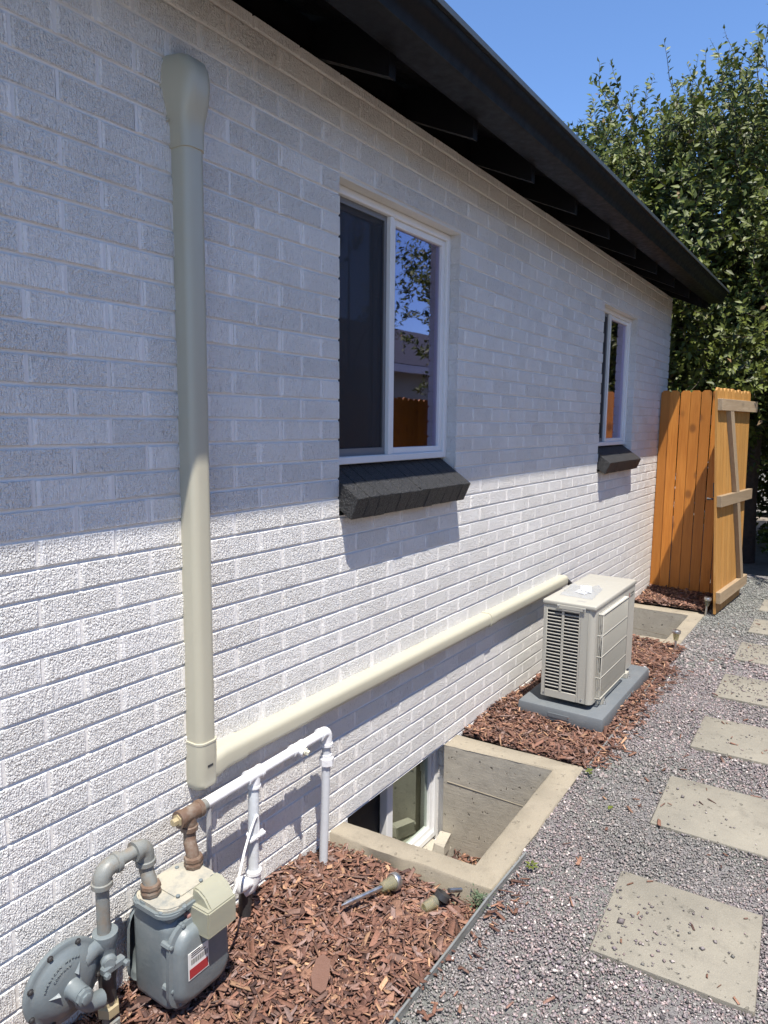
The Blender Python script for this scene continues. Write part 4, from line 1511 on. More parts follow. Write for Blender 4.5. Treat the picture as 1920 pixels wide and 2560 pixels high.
b.done('elbow', M['galv'], inlet, smooth=35)
b = B(); b.tube([I_(1.03, -.10, .476), I_(1.10, -.10, .476)], .0172, 16); b.done('level_pipe', M['galv'], inlet, smooth=40)
b = B()
b.tube([I_(1.090, -.10, .476)] + [I_(p.x, p.y, p.z) for p in arc((1.100, -.10, .453), (0, 0, 1), (1, 0, 0), .023, 0, math.pi / 2, 7)] + [I_(1.123, -.10, .430)], .0235, 16)
b.lathe(I_(1.086, -.10, .476), (1, 0, 0), [(0, .018), (0, .027), (.012, .027), (.014, .0235)], 18)
b.lathe(I_(1.123, -.10, .438), (0, 0, -1), [(0, .0235), (.002, .027), (.014, .027), (.014, .018)], 18)
b.done('elbow', M['galv'], inlet, smooth=35)
b = B()
b.tube([I_(1.123, -.10, .43), I_(1.123, -.101, .412), I_(1.122, -.108, .395), I_(1.122, -.116, .382), I_(1.122, -.120, .362)], .0195, 14)
b.done('swivel', M['galv'], inlet, smooth=40)
b = B()
b.lathe(I_(1.122, -.120, .340), (0, 0, 1), [(0, .022), (.004, .022), (.005, .0265), (.014, .028), (.020, .0255), (.026, .028), (.034, .0265), (.036, .021)], 8)
b.done('coupling_nut', M['rust'], inlet, smooth=25)

# regulator --------------------------------------------------------------------------------
RS_ = .93
reg = thing('gas_regulator', 'round grey cast gas regulator with raised lettering, bolted rim and capped boss', 'gas regulator', (.877, -.10, .244))
b = B()
b.lathe((0, .012, 0), (0, -1, 0), [(0, .060), (0, .108), (.006, .110), (.014, .110), (.016, .108), (.017, .100), (.018, .095), (.022, .089), (.032, .078), (.039, .062), (.042, .042), (.043, .020)], 48)
b.done('diaphragm_case', M['meter'], reg, smooth=40)
b = B()
b.lathe((0, .010, 0), (0, 1, 0), [(0, .105), (.012, .09), (.03, .07), (.045, .04)], 32)
b.done('rear_case', M['meter'], reg, smooth=40)
b = B()
b.lathe((.006, -.026, -.008), (0, -1, 0), [(0, .032), (.006, .027), (.012, .0245), (.044, .022), (.046, .0235), (.050, .0235)], 22)
b.done('boss', M['meter'], reg, smooth=35)
b = B()
b.lathe((.006, -.0765, -.008), (0, -1, 0), [(0, .0225), (.010, .0225), (.012, .017), (.013, .015), (.018, .015), (.019, .012)], 8)
b.done('boss_cap', M['meter'], reg, smooth=25)
for i in range(8):
    a = math.radians(22 + 45 * i)
    b = B()
    b.lathe((.1015 * math.cos(a), -.003, .1015 * math.sin(a)), (0, -1, 0), [(0, .0085), (.003, .0085), (.0035, .006), (.008, .0055), (.009, .003)], 8)
    b.done('bolt', M['darksteel'], reg, smooth=30)
b = B()
for a in (60, 178):
    a = math.radians(a)
    e = Vector((math.cos(a), 0, math.sin(a)))
    t_ = Vector((-math.sin(a), 0, math.cos(a)))
    p0 = e * .034 + Vector((0, -.030, 0)); p1 = e * .078 + Vector((0, -.018, 0))
    b.bm.faces.new(b._new([p0 + t_ * .006, p0 + Vector((0, -.012, 0)), p1]))
    b.bm.faces.new(b._new([p0 - t_ * .006, p1, p0 + Vector((0, -.012, 0))]))
    b.done('rib', M['meter'], reg, fix=False)
    b = B()
# raised words on an arc
letters = B()
def arc_text(body, R, ang_mid, size, ystep):
    n_ = len(body)
    da = size * .80 / R
    for i, ch in enumerate(body):
        if ch == ' ':
            continue
        me_ = text_mesh(ch, size, .0008, 'CENTER')
        th = ang_mid + (n_ - 1) / 2 * da - i * da
        Mx = Matrix.Translation((R * math.cos(th), ystep, R * math.sin(th))) @ Matrix.Rotation(-(th - math.pi / 2), 4, 'Y') @ Matrix.Rotation(math.pi / 2, 4, 'X')
        me_.transform(Mx)
        letters.bm.from_mesh(me_)
        bpy.data.meshes.remove(me_)
arc_text('AMERICAN METER', .069, math.radians(112), .0105, -.0250)
arc_text('COMPANY', .056, math.radians(112), .0095, -.0290)
letters.done('raised_lettering', M['meter'], reg)
b = B()   # vent spout under the boss
b.tube([(.02, -.02, -.03), (.03, -.03, -.06), (.05, -.03, -.085), (.085, -.03, -.095)], [.02, .022, .022, .024], 14)
b.done('vent', M['meter'], reg, smooth=40)
b = B()   # link from the case to the valve
b.tube([(.05, .0, .03), (.09, 0, .04), (.13, 0, .03)], [.03, .024, .022], 14)
b.done('side_arm', M['meter'], reg, smooth=40)

# inlet valve column -----------------------------------------------------------------------
val = thing('gas_service_valve', 'grey cast valve column beside the round regulator with brass nut below', 'valve', (.993, -.10, 0))
b = B()
b.lathe((0, 0, .205), (0, 0, 1), [(0, .020), (.010, .024), (.05, .025), (.068, .027), (.080, .032), (.100, .032), (.102, .026), (.102, .018)], 20)
b.done('upper_body', M['meter'], val, smooth=38)
b = B()
b.lathe((0, 0, .235), (-.35, -.9, .1), [(.0, .020), (.030, .020), (.034, .015), (.042, .014)], 14)
b.box(-.034, .030, -.042, -.020, .214, .236, .004, 1)
b.lathe((-.030, -.043, .222), (0, -1, 0), [(0, .0085), (.010, .0085), (.012, .006)], 6)
b.lathe((.026, -.043, .222), (0, -1, 0), [(0, .0085), (.010, .0085), (.012, .006)], 6)
b.done('stop_cock', M['meter'], val, smooth=30)
b = B()
b.lathe((0, 0, .115), (0, 0, 1), [(0, .022), (.05, .0215), (.07, .024), (.092, .024)], 18)
b.done('lower_body', M['darksteel'], val, smooth=38)
b = B()
b.lathe((0, 0, .075), (0, 0, 1), [(0, .022), (0, .029), (.024, .029), (.028, .023), (.042, .022)], 6)
b.done('brass_nut', M['brass'], val, smooth=20)
b = B(); b.tube([(0, 0, .08), (0, 0, -.08)], .0165, 14); b.done('buried_pipe', M['rust'], val, smooth=40)
b = B()
b.box(-.016, .016, -.030, -.022, .015, .065, .003)
b.lathe((0, -.030, .052), (0, -1, 0), [(0, .005), (.0035, .005)], 10)
b.done('lock_tab', M['galv'], val, smooth=30)

# white sense wire -------------------------------------------------------------------------
b = B()
pts = [(1.300, -.235, .265), (1.36, -.20, .262), (1.43, -.150, .270), (1.475, -.120, .285), (1.52, -.105, .33), (1.545, -.106, .36), (1.552, -.104, .30), (1.547, -.107, .285)]
sm = []
for i in range(len(pts) - 1):
    p0, p1, p2, p3 = [Vector(pts[max(0, min(len(pts) - 1, i + k))]) for k in (-1, 0, 1, 2)]
    for j in range(6):
        t = j / 6
        sm.append(.5 * ((2 * p1) + (p2 - p0) * t + (2 * p0 - 5 * p1 + 4 * p2 - p3) * t * t + (3 * p1 - p0 - 3 * p2 + p3) * t ** 3))
sm = [Vector((1.29, -.225, .265))] + sm[1:] + [Vector(pts[-1])]
b.tube(sm, .0042, 8)
o = b.done('meter_wire', M['whitepipe'], smooth=50)
tag(o, 'white cable looping from the gas meter box to the pipe clamp', 'cable')

# ================================================================== AIR CONDITIONER AND ITS PAD
b = B()
b.box(-.4915, .4915, -.2375, .2375, 0.0, .080, .010, 2)
for v_ in b.bm.verts:
    f = 1.0 + .012 * (1 - max(0, v_.co.z) / .08)
    v_.co.x *= f
    v_.co.y *= f
pad = b.done('equipment_pad', M['pad'], smooth=40)
pad.location = (4.0785, -.3725, .0)
tag(pad, 'grey plastic equipment pad lying on the mulch under the air conditioner', 'pad')
b = B()
b.box(-.4985, -.4945, -.06, .06, .028, .052, .001)
o = b.done('logo_recess', M['pad'], pad)
b = B()
b.box(-.05, .10, -.2445, -.2405, .030, .054, .001)
o = b.done('logo_recess', M['pad'], pad)
X0, X1, Y0, Y1, ZB, ZT = 3.653, 4.453, -.524, -.239, .112, .663
ac = thing('air_conditioner', 'ivory outdoor air conditioner with louvered end and wire fan guard, on a grey pad', 'air conditioner', ((X0 + X1) / 2, (Y0 + Y1) / 2, .08))
AX, AY, AZ = (X0 + X1) / 2, (Y0 + Y1) / 2, .08
def abox(bb, x0, x1, y0, y1, z0, z1, bev=0, seg=1):
    return bb.box(x0 - AX, x1 - AX, y0 - AY, y1 - AY, z0 - AZ, z1 - AZ, bev, seg)
LT = ZT - .028
# casing: front panel with rounded near corner, end panel round the louvers, back, far end
b = B()
# end panel (faces -x) around the louvered opening
ly0, ly1, lz0, lz1 = Y0 + .086, Y1 - .022, ZB + .042, LT - .028
abox(b, X0, X0 + .012, ly1, Y1, ZB, LT, .002)
abox(b, X0, X0 + .012, Y0 + .030, ly0, ZB, LT, .002)
abox(b, X0, X0 + .012, ly0, ly1, ZB, lz0, .001)
abox(b, X0, X0 + .012, ly0, ly1, lz1, LT, .001)
b.done('end_panel', M['acwhite'], ac, smooth=40)
mid = (ly0 + ly1) / 2 + .0
b = B()
abox(b, X0 - .001, X0 + .010, mid - .007, mid + .007, lz0, lz1, .001)
b.done('louver_mullion', M['acwhite'], ac)
b = B()
abox(b, X0 + .016, X0 + .05, ly0 - .004, ly1 + .004, lz0 - .004, lz1 + .004)
b.done('coil', M['acdark'], ac)
NR = 24
pitch = (lz1 - lz0) / NR
slat = None
for side, (a, c) in enumerate(((ly0, mid - .007), (mid + .007, ly1))):
    for i in range(NR - 1):
        z = lz0 + (i + 1) * pitch
        if slat is None:
            bb = B()
            L2 = (c - a) / 2
            bb.box(-.0035, .0080, -L2, L2, -.0028, .0028, .0010, 1)
            slat = bb.done('louver_slat', M['acwhite'], ac, smooth=30)
            s_ = slat
        else:
            s_ = slat.copy(); COL.objects.link(s_); s_.parent = ac
        s_.location = (X0 + .004 - AX, (a + c) / 2 - AY, z - AZ)
        s_.rotation_euler = (0, math.radians(-14), 0)
b = B()
# rounded front corner column and front panel with round fan opening
pr = []
r = .030
for i in range(9):
    a = math.pi + i / 8 * math.pi / 2
    pr.append((X0 + r + r * math.cos(a) - AX, Y0 + r + r * math.sin(a) - AY))
pr += [(X0 + .06 - AX, Y0 - AY), (X0 + .06 - AX, Y0 + .012 - AY)]
for i in range(9):
    a = 1.5 * math.pi - i / 8 * math.pi / 2
    pr.append((X0 + r + (r - .012) * math.cos(a) - AX, Y0 + r + (r - .012) * math.sin(a) - AY))
b.prism(pr, 'z', ZB - AZ, LT - AZ)
b.done('corner_column', M['acwhite'], ac, smooth=40)
b = B()
FCX, FCZ, FR = 3.985, (ZB + LT) / 2, .232
fx0, fx1 = X0 + .0601, X1
n_ = 48
ro, ri = [], []
for i in range(n_):
    a = 2 * math.pi * i / n_
    ri.append(b.bm.verts.new((FCX + FR * math.cos(a) - AX, Y0 - AY, FCZ + FR * math.sin(a) - AZ)))
    dx, dz = math.cos(a), math.sin(a)
    t = min((fx1 - FCX) / dx if dx > 1e-6 else 1e9, (fx0 - FCX) / dx if dx < -1e-6 else 1e9, (LT - FCZ) / dz if dz > 1e-6 else 1e9, (ZB - FCZ) / dz if dz < -1e-6 else 1e9)
    ro.append(b.bm.verts.new((FCX + t * dx - AX, Y0 - AY, FCZ + t * dz - AZ)))
b.skin(ro, ri)
rin = [b.bm.verts.new(v.co + Vector((0, .05, 0))) for v in ri]
b.skin(ri, rin)
for cx_, cz_ in ((fx0, ZB), (fx1, ZB), (fx1, LT), (fx0, LT)):   # fill the corners
    best = sorted(ro, key=lambda v: (v.co.x - (cx_ - AX)) ** 2 + (v.co.z - (cz_ - AZ)) ** 2)[:2]
    cv = b.bm.verts.new((cx_ - AX, Y0 - AY, cz_ - AZ))
    try:
        b.bm.faces.new((best[0], best[1], cv))
    except ValueError:
        pass
abox(b, X1 - .012, X1, Y0 + .002, Y1, ZB, LT, .002)
abox(b, X0 + .0125, X1 - .0125, Y1 - .01, Y1, ZB, LT, .002)
abox(b, X0 + .01, X1 - .0125, Y0 + .02, Y1 - .012, ZB + .002, ZB + .02)
b.done('casing', M['acwhite'], ac, smooth=30)
b = B()
abox(b, X0 + .055, X1 - .02, Y0 + .10, Y1 - .02, ZB + .025, LT - .002)
b.done('inner_block', M['acdark'], ac)
b = B()
b.lathe((FCX - AX, Y0 + .075 - AY, FCZ - AZ), (0, -1, 0), [(0, .055), (.03, .05), (.036, .03)], 20)
for k in range(3):
    a0 = 2 * math.pi * k / 3
    vs = []
    for rr, da, dy in ((.05, 0, 0), (.13, .15, -.01), (.205, .1, -.015), (.21, .75, .02), (.13, .85, .025), (.05, .8, .02)):
        vs.append((FCX + rr * math.cos(a0 + da) - AX, Y0 + .055 + dy - AY, FCZ + rr * math.sin(a0 + da) - AZ))
    b.bm.faces.new(b._new(vs))
b.done('fan', painted('fan_grey', (.20, .20, .20), .5), ac, fix=False)
# wire guard standing proud of the front
gx0, gx1, gz0, gz1, gy = X0 + .068, X0 + .560, ZB + .022, LT - .030, Y0 - .025
b = B()
def gp(x, y, z): return (x - AX, y - AY, z - AZ)
fr_ = [gp(gx0, gy, gz0), gp(gx1, gy, gz0), gp(gx1, gy, gz1), gp(gx0, gy, gz1), gp(gx0, gy, gz0)]
b.tube(fr_, .0032, 8)
for y in (gy + .010, gy + .020):
    b.tube([gp(gx0 - .002, y, gz0), gp(gx0 - .002, y, gz1)], .0022, 6)
for i in range(5):
    z = gz0 + (gz1 - gz0) * i / 4
    b.tube([gp(gx0 - .003, Y0 + .002, z), gp(gx0 - .003, gy, z), gp(gx1, gy, z), gp(gx1, Y0 + .002, z)], .0026, 6)
gf = b.done('guard_frame', M['acwhite'], ac, smooth=50)
b = B()
nw = 58
for i in range(nw):
    x = gx0 + (gx1 - gx0) * (i + .5) / nw
    b.tube([gp(x, Y0 + .002, gz1 + .001), gp(x, gy + .006, gz1), gp(x, gy + .0015, gz1 - .006), gp(x, gy + .0015, gz0 + .006), gp(x, gy + .006, gz0), gp(x, Y0 + .002, gz0)], .0013, 4, False)
o = b.done('guard_wires', M['acwhite'], ac, smooth=60)
o['kind'] = 'stuff'
# lid
b = B()
abox(b, X0 - .006, X1 + .006, Y0 - .006, Y1 + .006, LT + .0005, ZT, .008, 3)
lid = b.done('lid', M['acwhite'], ac, smooth=40)
b = B()
abox(b, X0 - .0095, X0 - .0062, -.475, -.315, LT - .012, LT + .010, .002)
abox(b, X0 - .008, X0 - .0005, -.445, -.345, LT - .022, LT - .004, .002)
b.done('grip_flap', M['acwhite'], ac, smooth=30)
b = B()
for (y, z) in ((-.325, LT + .003), (-.466, LT + .003), (Y1 - .018, ZB + .022), (Y0 + .055, ZB + .022)):
    b.lathe(gp(X0 - (.0095 if z > .3 else .0005), y, z), (-1, 0, 0), [(0, .005), (.002, .005), (.003, .003)], 8)
b.done('screws', M['stainless'], ac, smooth=30)
b = B()
abox(b, X0 - .0015, X0 - .0002, Y0 + .070, Y0 + .074, ZB + .004, LT - .004)
abox(b, X0 - .0015, X0 - .0002, Y0 + .033, Y0 + .0345, ZB + .004, LT - .004)
b.done('panel_seam', M['acwhite'], ac)
for x in (X0 + .15, X1 - .15):
    b = B()
    abox(b, x - .028, x + .028, Y0 - .022, Y1 + .022, .0805, ZB + .0005, .002)
    b.done('foot', M['acwhite'], ac, smooth=30)
    b = B()
    b.lathe(gp(x, Y0 - .028, .081), (0, 0, 1), [(0, .011), (.004, .011), (.004, .008), (.012, .008), (.013, .004), (.022, .004)], 8)
    b.done('anchor_bolt', M['stainless'], ac, smooth=25)
# maker's mark: three red diamonds and two lines of letters at the far top of the front
lx, lz = 4.322, LT - .050
b = B()
def diamond(cx_, cz_, ang, s=.0125):
    d = Vector((math.cos(ang), 0, math.sin(ang))); e = Vector((-math.sin(ang), 0, math.cos(ang)))
    o_ = Vector((cx_ - AX, Y0 - .0012 - AY, cz_ - AZ))
    b.bm.faces.new(b._new([o_, o_ + d * s * .87 + e * s * .5, o_ + d * s * 1.74, o_ + d * s * .87 - e * s * .5]))
for a in (90, 210, 330):
    diamond(lx, lz, math.radians(a))
b.done('diamond_emblem', M['red'], ac, fix=False)
for i, wrd in enumerate(('MITSUBISHI', 'ELECTRIC')):
    me_ = text_mesh(wrd, .0160, .0002)
    o = link('maker_name', me_, M['blackprint'], ac)
    o.location = gp(lx + .026, Y0 - .0012, lz + .005 - .018 * i)
    o.rotation_euler = (math.pi / 2, 0, 0)
# small print on the lid
b = B()
for i in range(4):
    abox(b, 3.70 + .008 * i, 3.704 + .008 * i, -.455, -.405, ZT, ZT + .0004)
b.done('lid_print', painted('grey_print', (.35, .34, .32), .5), ac)
# plastic bag with papers lying on the lid
bag = thing('document_bag', 'crumpled clear plastic bag with papers lying on top of the air conditioner', 'plastic bag', (3.93, -.355, ZT + .001))
b = B()
nx, ny = 14, 10
gridv = []
for i in range(nx):
    row = []
    for j in range(ny):
        u, w_ = i / (nx - 1) - .5, j / (ny - 1) - .5
        z = .006 + .012 * max(0, math.sin(u * 9 + w_ * 4) * math.cos(w_ * 11 - u * 5)) + random.uniform(0, .008)
        if i in (0, nx - 1) or j in (0, ny - 1):
            z = .002
        row.append(b.bm.verts.new((u * .30 + random.uniform(-.006, .006), w_ * .19 + u * .03 + random.uniform(-.006, .006), z)))
    gridv.append(row)
for i in range(nx - 1):
    for j in range(ny - 1):
        b.bm.faces.new((gridv[i][j], gridv[i + 1][j], gridv[i + 1][j + 1], gridv[i][j + 1]))
b.done('plastic_film', M['bag'], bag, fix=False)
b = B()
b.bm.faces.new(b._new([(-.07, -.04, .002), (.02, -.05, .003), (.04, .01, .014), (-.03, .03, .003)]))
b.bm.faces.new(b._new([(-.02, -.065, .004), (.09, -.03, .020), (.07, .03, .018), (-.01, .0, .012)]))
b.done('papers', M['sticker'], bag, fix=False)
# plastic scrap behind the far foot
b = B()
b.bm.faces.new(b._new([(0, 0, 0), (.05, -.02, .0), (.04, 0, .07), (.0, .02, .09)]))
b.bm.faces.new(b._new([(.05, -.02, .0), (.08, -.03, .01), (.06, -.01, .05), (.04, 0, .07)]))
o = b.done('plastic_scrap', M['sticker'], fix=False)
o.location = (4.60, -.58, .02)
o.scale = (.6, .6, .6)
tag(o, 'scrap of white plastic wrap beside the far end of the pad', 'plastic scrap')

# ================================================================== SOLAR STAKE LIGHTS
def stake_light(label, loc, rot, h_st=.07, tip=.06):
    t = thing('stake_light', label, 'garden light', loc, rot, 'small stainless stake lights')
    b = B(); b.lathe((0, 0, 0), (0, 0, 1), [(-tip, .002), (-tip + .03, .0085), (h_st, .0085)], 12); b.done('stake', M['stainless'], t, smooth=40)
    b = B(); b.lathe((0, 0, h_st), (0, 0, 1), [(0, .011), (.004, .016), (.055, .024), (.056, .021), (.006, .013)], 18, caps=False); b.done('lens', M['lens'], t, smooth=40)
    b = B(); b.lathe((0, 0, h_st + .055), (0, 0, 1), [(0, .022), (0, .0285), (.002, .030), (.020, .030), (.023, .028), (.0235, .02)], 22); b.done('cap', M['stainless'], t, smooth=40)
    b = B(); b.box(-.014, .014, -.014, .014, h_st + .0785, h_st + .0795); b.done('solar_cell', M['blackprint'], t)
    return t
stake_light('upright stainless stake light at the near corner of the farther window well', (5.262, -.625, .01), (.03, .05, .3))
stake_light('upright stainless stake light in the shade of the open gate', (6.455, -.628, .01), (.02, -.06, 1.1))
d = Vector((1.947 - 1.690, -.386 + .334, 0)).normalized()
lay = stake_light('stainless stake light knocked over on the mulch near the window well curb', (1.775, -.350, .040), (0, 0, 0), .10, .085)
lay.rotation_euler = Vector((d.x, d.y, -.14)).to_track_quat('Z', 'Y').to_euler()
# broken one
t = thing('broken_stake_light', 'broken stake light pieces, loose lens and steel cap, by the window well corner', 'garden light', (1.955, -.535, -.010), group='small stainless stake lights')
b = B(); b.lathe((-.02, .005, .004), (.9, -.3, .05), [(-.03, .016), (.022, .021), (.022, .018), (-.03, .013)], 16, caps=False); b.done('lens', M['lens'], t, smooth=40)
b = B(); b.lathe((.032, -.012, .010), (.5, -.3, .8), [(-.010, .024), (-.010, .027), (.010, .027), (.010, .024), (-.006, .023)], 20); b.done('cap', M['darksteel'], t, smooth=40)
b = B(); b.tube([(.055, -.025, .022), (.105, -.046, .004)], .0085, 12); b.done('stake', M['stainless'], t, smooth=40)

# small weed by the curb corner
def leaf_batch(P0, D, UP, L, Wd, tint):
    """folded leaves: base points, directions, up vectors, lengths, widths"""
    n_ = len(P0)
    D = D / np.linalg.norm(D, axis=1, keepdims=True)
    Zv = UP - D * np.sum(UP * D, 1, keepdims=True)
    Zv /= np.maximum(np.linalg.norm(Zv, axis=1, keepdims=True), 1e-6)
    Yv = np.cross(Zv, D)
    lx = np.array([0, .42, 1.0, .42, .5]); ly = np.array([0, .5, 0, -.5, 0]); lz_ = np.array([0, .13, -.16, .13, -.02])
    V = P0[:, None, :] + (lx[None, :, None] * D[:, None, :] + lz_[None, :, None] * Zv[:, None, :] * .6) * L[:, None, None] + ly[None, :, None] * Yv[:, None, :] * Wd[:, None, None]
    F = np.array([(0, 4, 1), (1, 4, 2), (0, 3, 4), (3, 2, 4)])[None] + (np.arange(n_) * 5)[:, None, None]
    return V.reshape(-1, 3), F.reshape(-1, 3), np.repeat(np.repeat(tint[:, None], 3, 1), 5, 0)
t = thing('weed', 'small grey green weed growing at the corner of the window well curb', 'plant', (2.02, -.665, -.03))
n_ = 170
a = RNG.uniform(0, 2 * np.pi, n_); r_ = np.abs(RNG.normal(0, .03, n_)); hh = RNG.uniform(.004, .05, n_)
P0 = np.stack([r_ * np.cos(a) + .02, r_ * np.sin(a), hh], 1)
D = np.stack([np.cos(a), np.sin(a), RNG.uniform(-.1, .8, n_)], 1)
V_, F_, C_ = leaf_batch(P0, D, np.tile([0, 0, 1.], (n_, 1)) + RNG.normal(0, .3, (n_, 3)), RNG.uniform(.008, .018, n_), RNG.uniform(.004, .007, n_), RNG.uniform(0, 1, n_))
mesh_np('leaves', V_, F_, M['weed'], t, C_)
b = B()
for i in range(9):
    a_ = i * .7
    b.tube([(.02, 0, 0), (.02 + .03 * math.cos(a_), .03 * math.sin(a_), .045)], .0012, 5)
b.done('stems', M['weed'], t)
n_ = 12
for (lx_, ly_, lab_) in ((2.84, -.86, 'single green leaf lying on the gravel near the second stepping stone'), (3.12, -.70, 'small green sprout at the far corner of the nearer window well'), (2.30, -.745, 'small green sprout in the gravel beside the metal edging')):
    k = 1 if 'single' in lab_ else 7
    a = RNG.uniform(0, 2 * np.pi, k)
    P0 = np.stack([.004 * np.cos(a), .004 * np.sin(a), np.full(k, .01)], 1)
    V_, F_, C_ = leaf_batch(P0, np.stack([np.cos(a), np.sin(a), np.full(k, .25)], 1), np.tile([0, 0, 1.], (k, 1)), np.full(k, .028 if k > 1 else .034), np.full(k, .013 if k > 1 else .022), RNG.uniform(.3, .7, k))
    o = mesh_np('sprout' if k > 1 else 'fallen_leaf', V_, F_, M['leaf'], None, C_)
    o.location = (lx_, ly_, .006)
    tag(o, lab_, 'plant' if k > 1 else 'leaf')

# ================================================================== FENCE AND GATE
def picket_mesh(w, h, th, ear=.028):
    bb = B()
    bb.prism([(-w / 2, 0), (w / 2, 0), (w / 2, h - ear), (w / 2 - ear, h), (-w / 2 + ear, h), (-w / 2, h - ear)], 'x', -th / 2, th / 2)
    bmesh.ops.recalc_face_normals(bb.bm, faces=bb.bm.faces)
    me_ = bpy.data.meshes.new('picket')
    bb.bm.to_mesh(me_); bb.bm.free()
    me_.materials.append(M['cedar'])
    return me_
fence = thing('wooden_fence', 'orange stained dog-eared picket fence panel beside the house corner', 'fence', (7.12, 0, .02))
pm = picket_mesh(.0855, 1.925, .017, .020)
for i in range(7):
    o = bpy.data.objects.new('picket', pm)
    COL.objects.link(o); o.parent = fence
    o.location = ((-.006 if i == 1 else 0) + random.uniform(-.001, .001), -.046 - i * .0910 + random.uniform(-.0012, .0012), random.uniform(-.006, .004))
    o.rotation_euler = (random.uniform(-.003, .003), 0, 0)
for z in (.25, .95, 1.65):
    b = B(); b.box(.010, .048, -.63, -.01, z - .045, z + .045, .002); b.done('rail', M['rail'], fence)
b = B(); b.box(.05, .14, -.63, -.54, -.1, 1.80, .004); b.done('post', M['brace'], fence)

gate = thing('wooden_gate', 'open wooden gate of pale orange pickets with weathered rails and diagonal brace', 'gate', (6.47, -.70, .0), (0, 0, math.atan2(-.068, .95)))
def twist(co):
    return Vector((co.x, co.y + co.z * (.056 - .040 * co.x / .95), co.z))
def gate_part(bb, name, mat, sm_=None):
    for v_ in bb.bm.verts:
        v_.co = twist(v_.co)
    return bb.done(name, mat, gate, sm_)
for i in range(10):
    x0 = .003 + i * .0935
    w_, h, ear = .088, 1.935 + random.uniform(-.008, .004), .026
    bb = B()
    bb.prism([(x0, .015), (x0 + w_, .015), (x0 + w_, h - ear), (x0 + w_ - ear, h), (x0 + ear, h), (x0, h - ear)], 'y', 0, .017)
    gate_part(bb, 'picket', M['cedarback'])
for z0, z1 in ((1.745, 1.842), (.935, 1.030), (.108, .205)):
    bb = B()
    bb.box(.010, 1.02, -.040, -.0005, z0, z1, .002)
    gate_part(bb, 'rail', M['rail'])
bb = B()
bb.prism([(.235, 1.7445), (.33, 1.7445), (.575, 1.0305), (.48, 1.0305)], 'y', -.038, -.0008)
gate_part(bb, 'brace', M['brace'])
bb = B()
bb.prism([(.515, .9345), (.61, .9345), (.86, .2055), (.765, .2055)], 'y', -.038, -.0008)
gate_part(bb, 'brace', M['brace'])
bb = B()
bb.box(.012, .05, .018, .030, 1.02, 1.14, .003)
bb.lathe((.03, .03, 1.0), (-.2, 1, 0), [(0, .008), (.035, .008), (.036, .011), (.05, .011)], 10)
gate_part(bb, 'latch', M['darksteel'], 30)

# fence along the other side of the path (seen in the window glass)
nf = thing('boundary_fence', 'orange stained picket fence along the far side of the path, mirrored in the window', 'fence', (0, -3.62, 0))
pm2 = picket_mesh(.138, 1.98, .017, .03)
for i in range(122):
    o = bpy.data.objects.new('picket', pm2)
    COL.objects.link(o); o.parent = nf
    o.location = (-2.6 + i * .143, random.uniform(-.003, .003), -.02 + random.uniform(-.01, .01))
    o.rotation_euler = (0, 0, math.pi / 2)
for z in (.3, 1.5):
    b = B(); b.box(-2.7, 14.9, -.05, -.012, z - .045, z + .045); b.done('rail', M['rail'], nf)

# neighbour's house beyond that fence
nh = thing('neighbour_house', 'pale green neighbouring house with dark low roof, mirrored in the window', 'house', (0, -7, 0))
b = B(); b.box(-4, 34, -7, 0, -.1, 2.75); b.done('wall', M['siding'], nh)
b = B(); b.prism([(.55, 2.70), (.55, 2.86), (-3.5, 4.5), (-7.5, 2.86), (-7.5, 2.70), (-3.5, 4.34)], 'x', -4.5, 34.5); b.done('roof', M['shingle'], nh)
b = B(); b.box(-4.5, 34.5, .5505, .57, 2.68, 2.84); b.done('fascia', M['shedwhite'], nh)
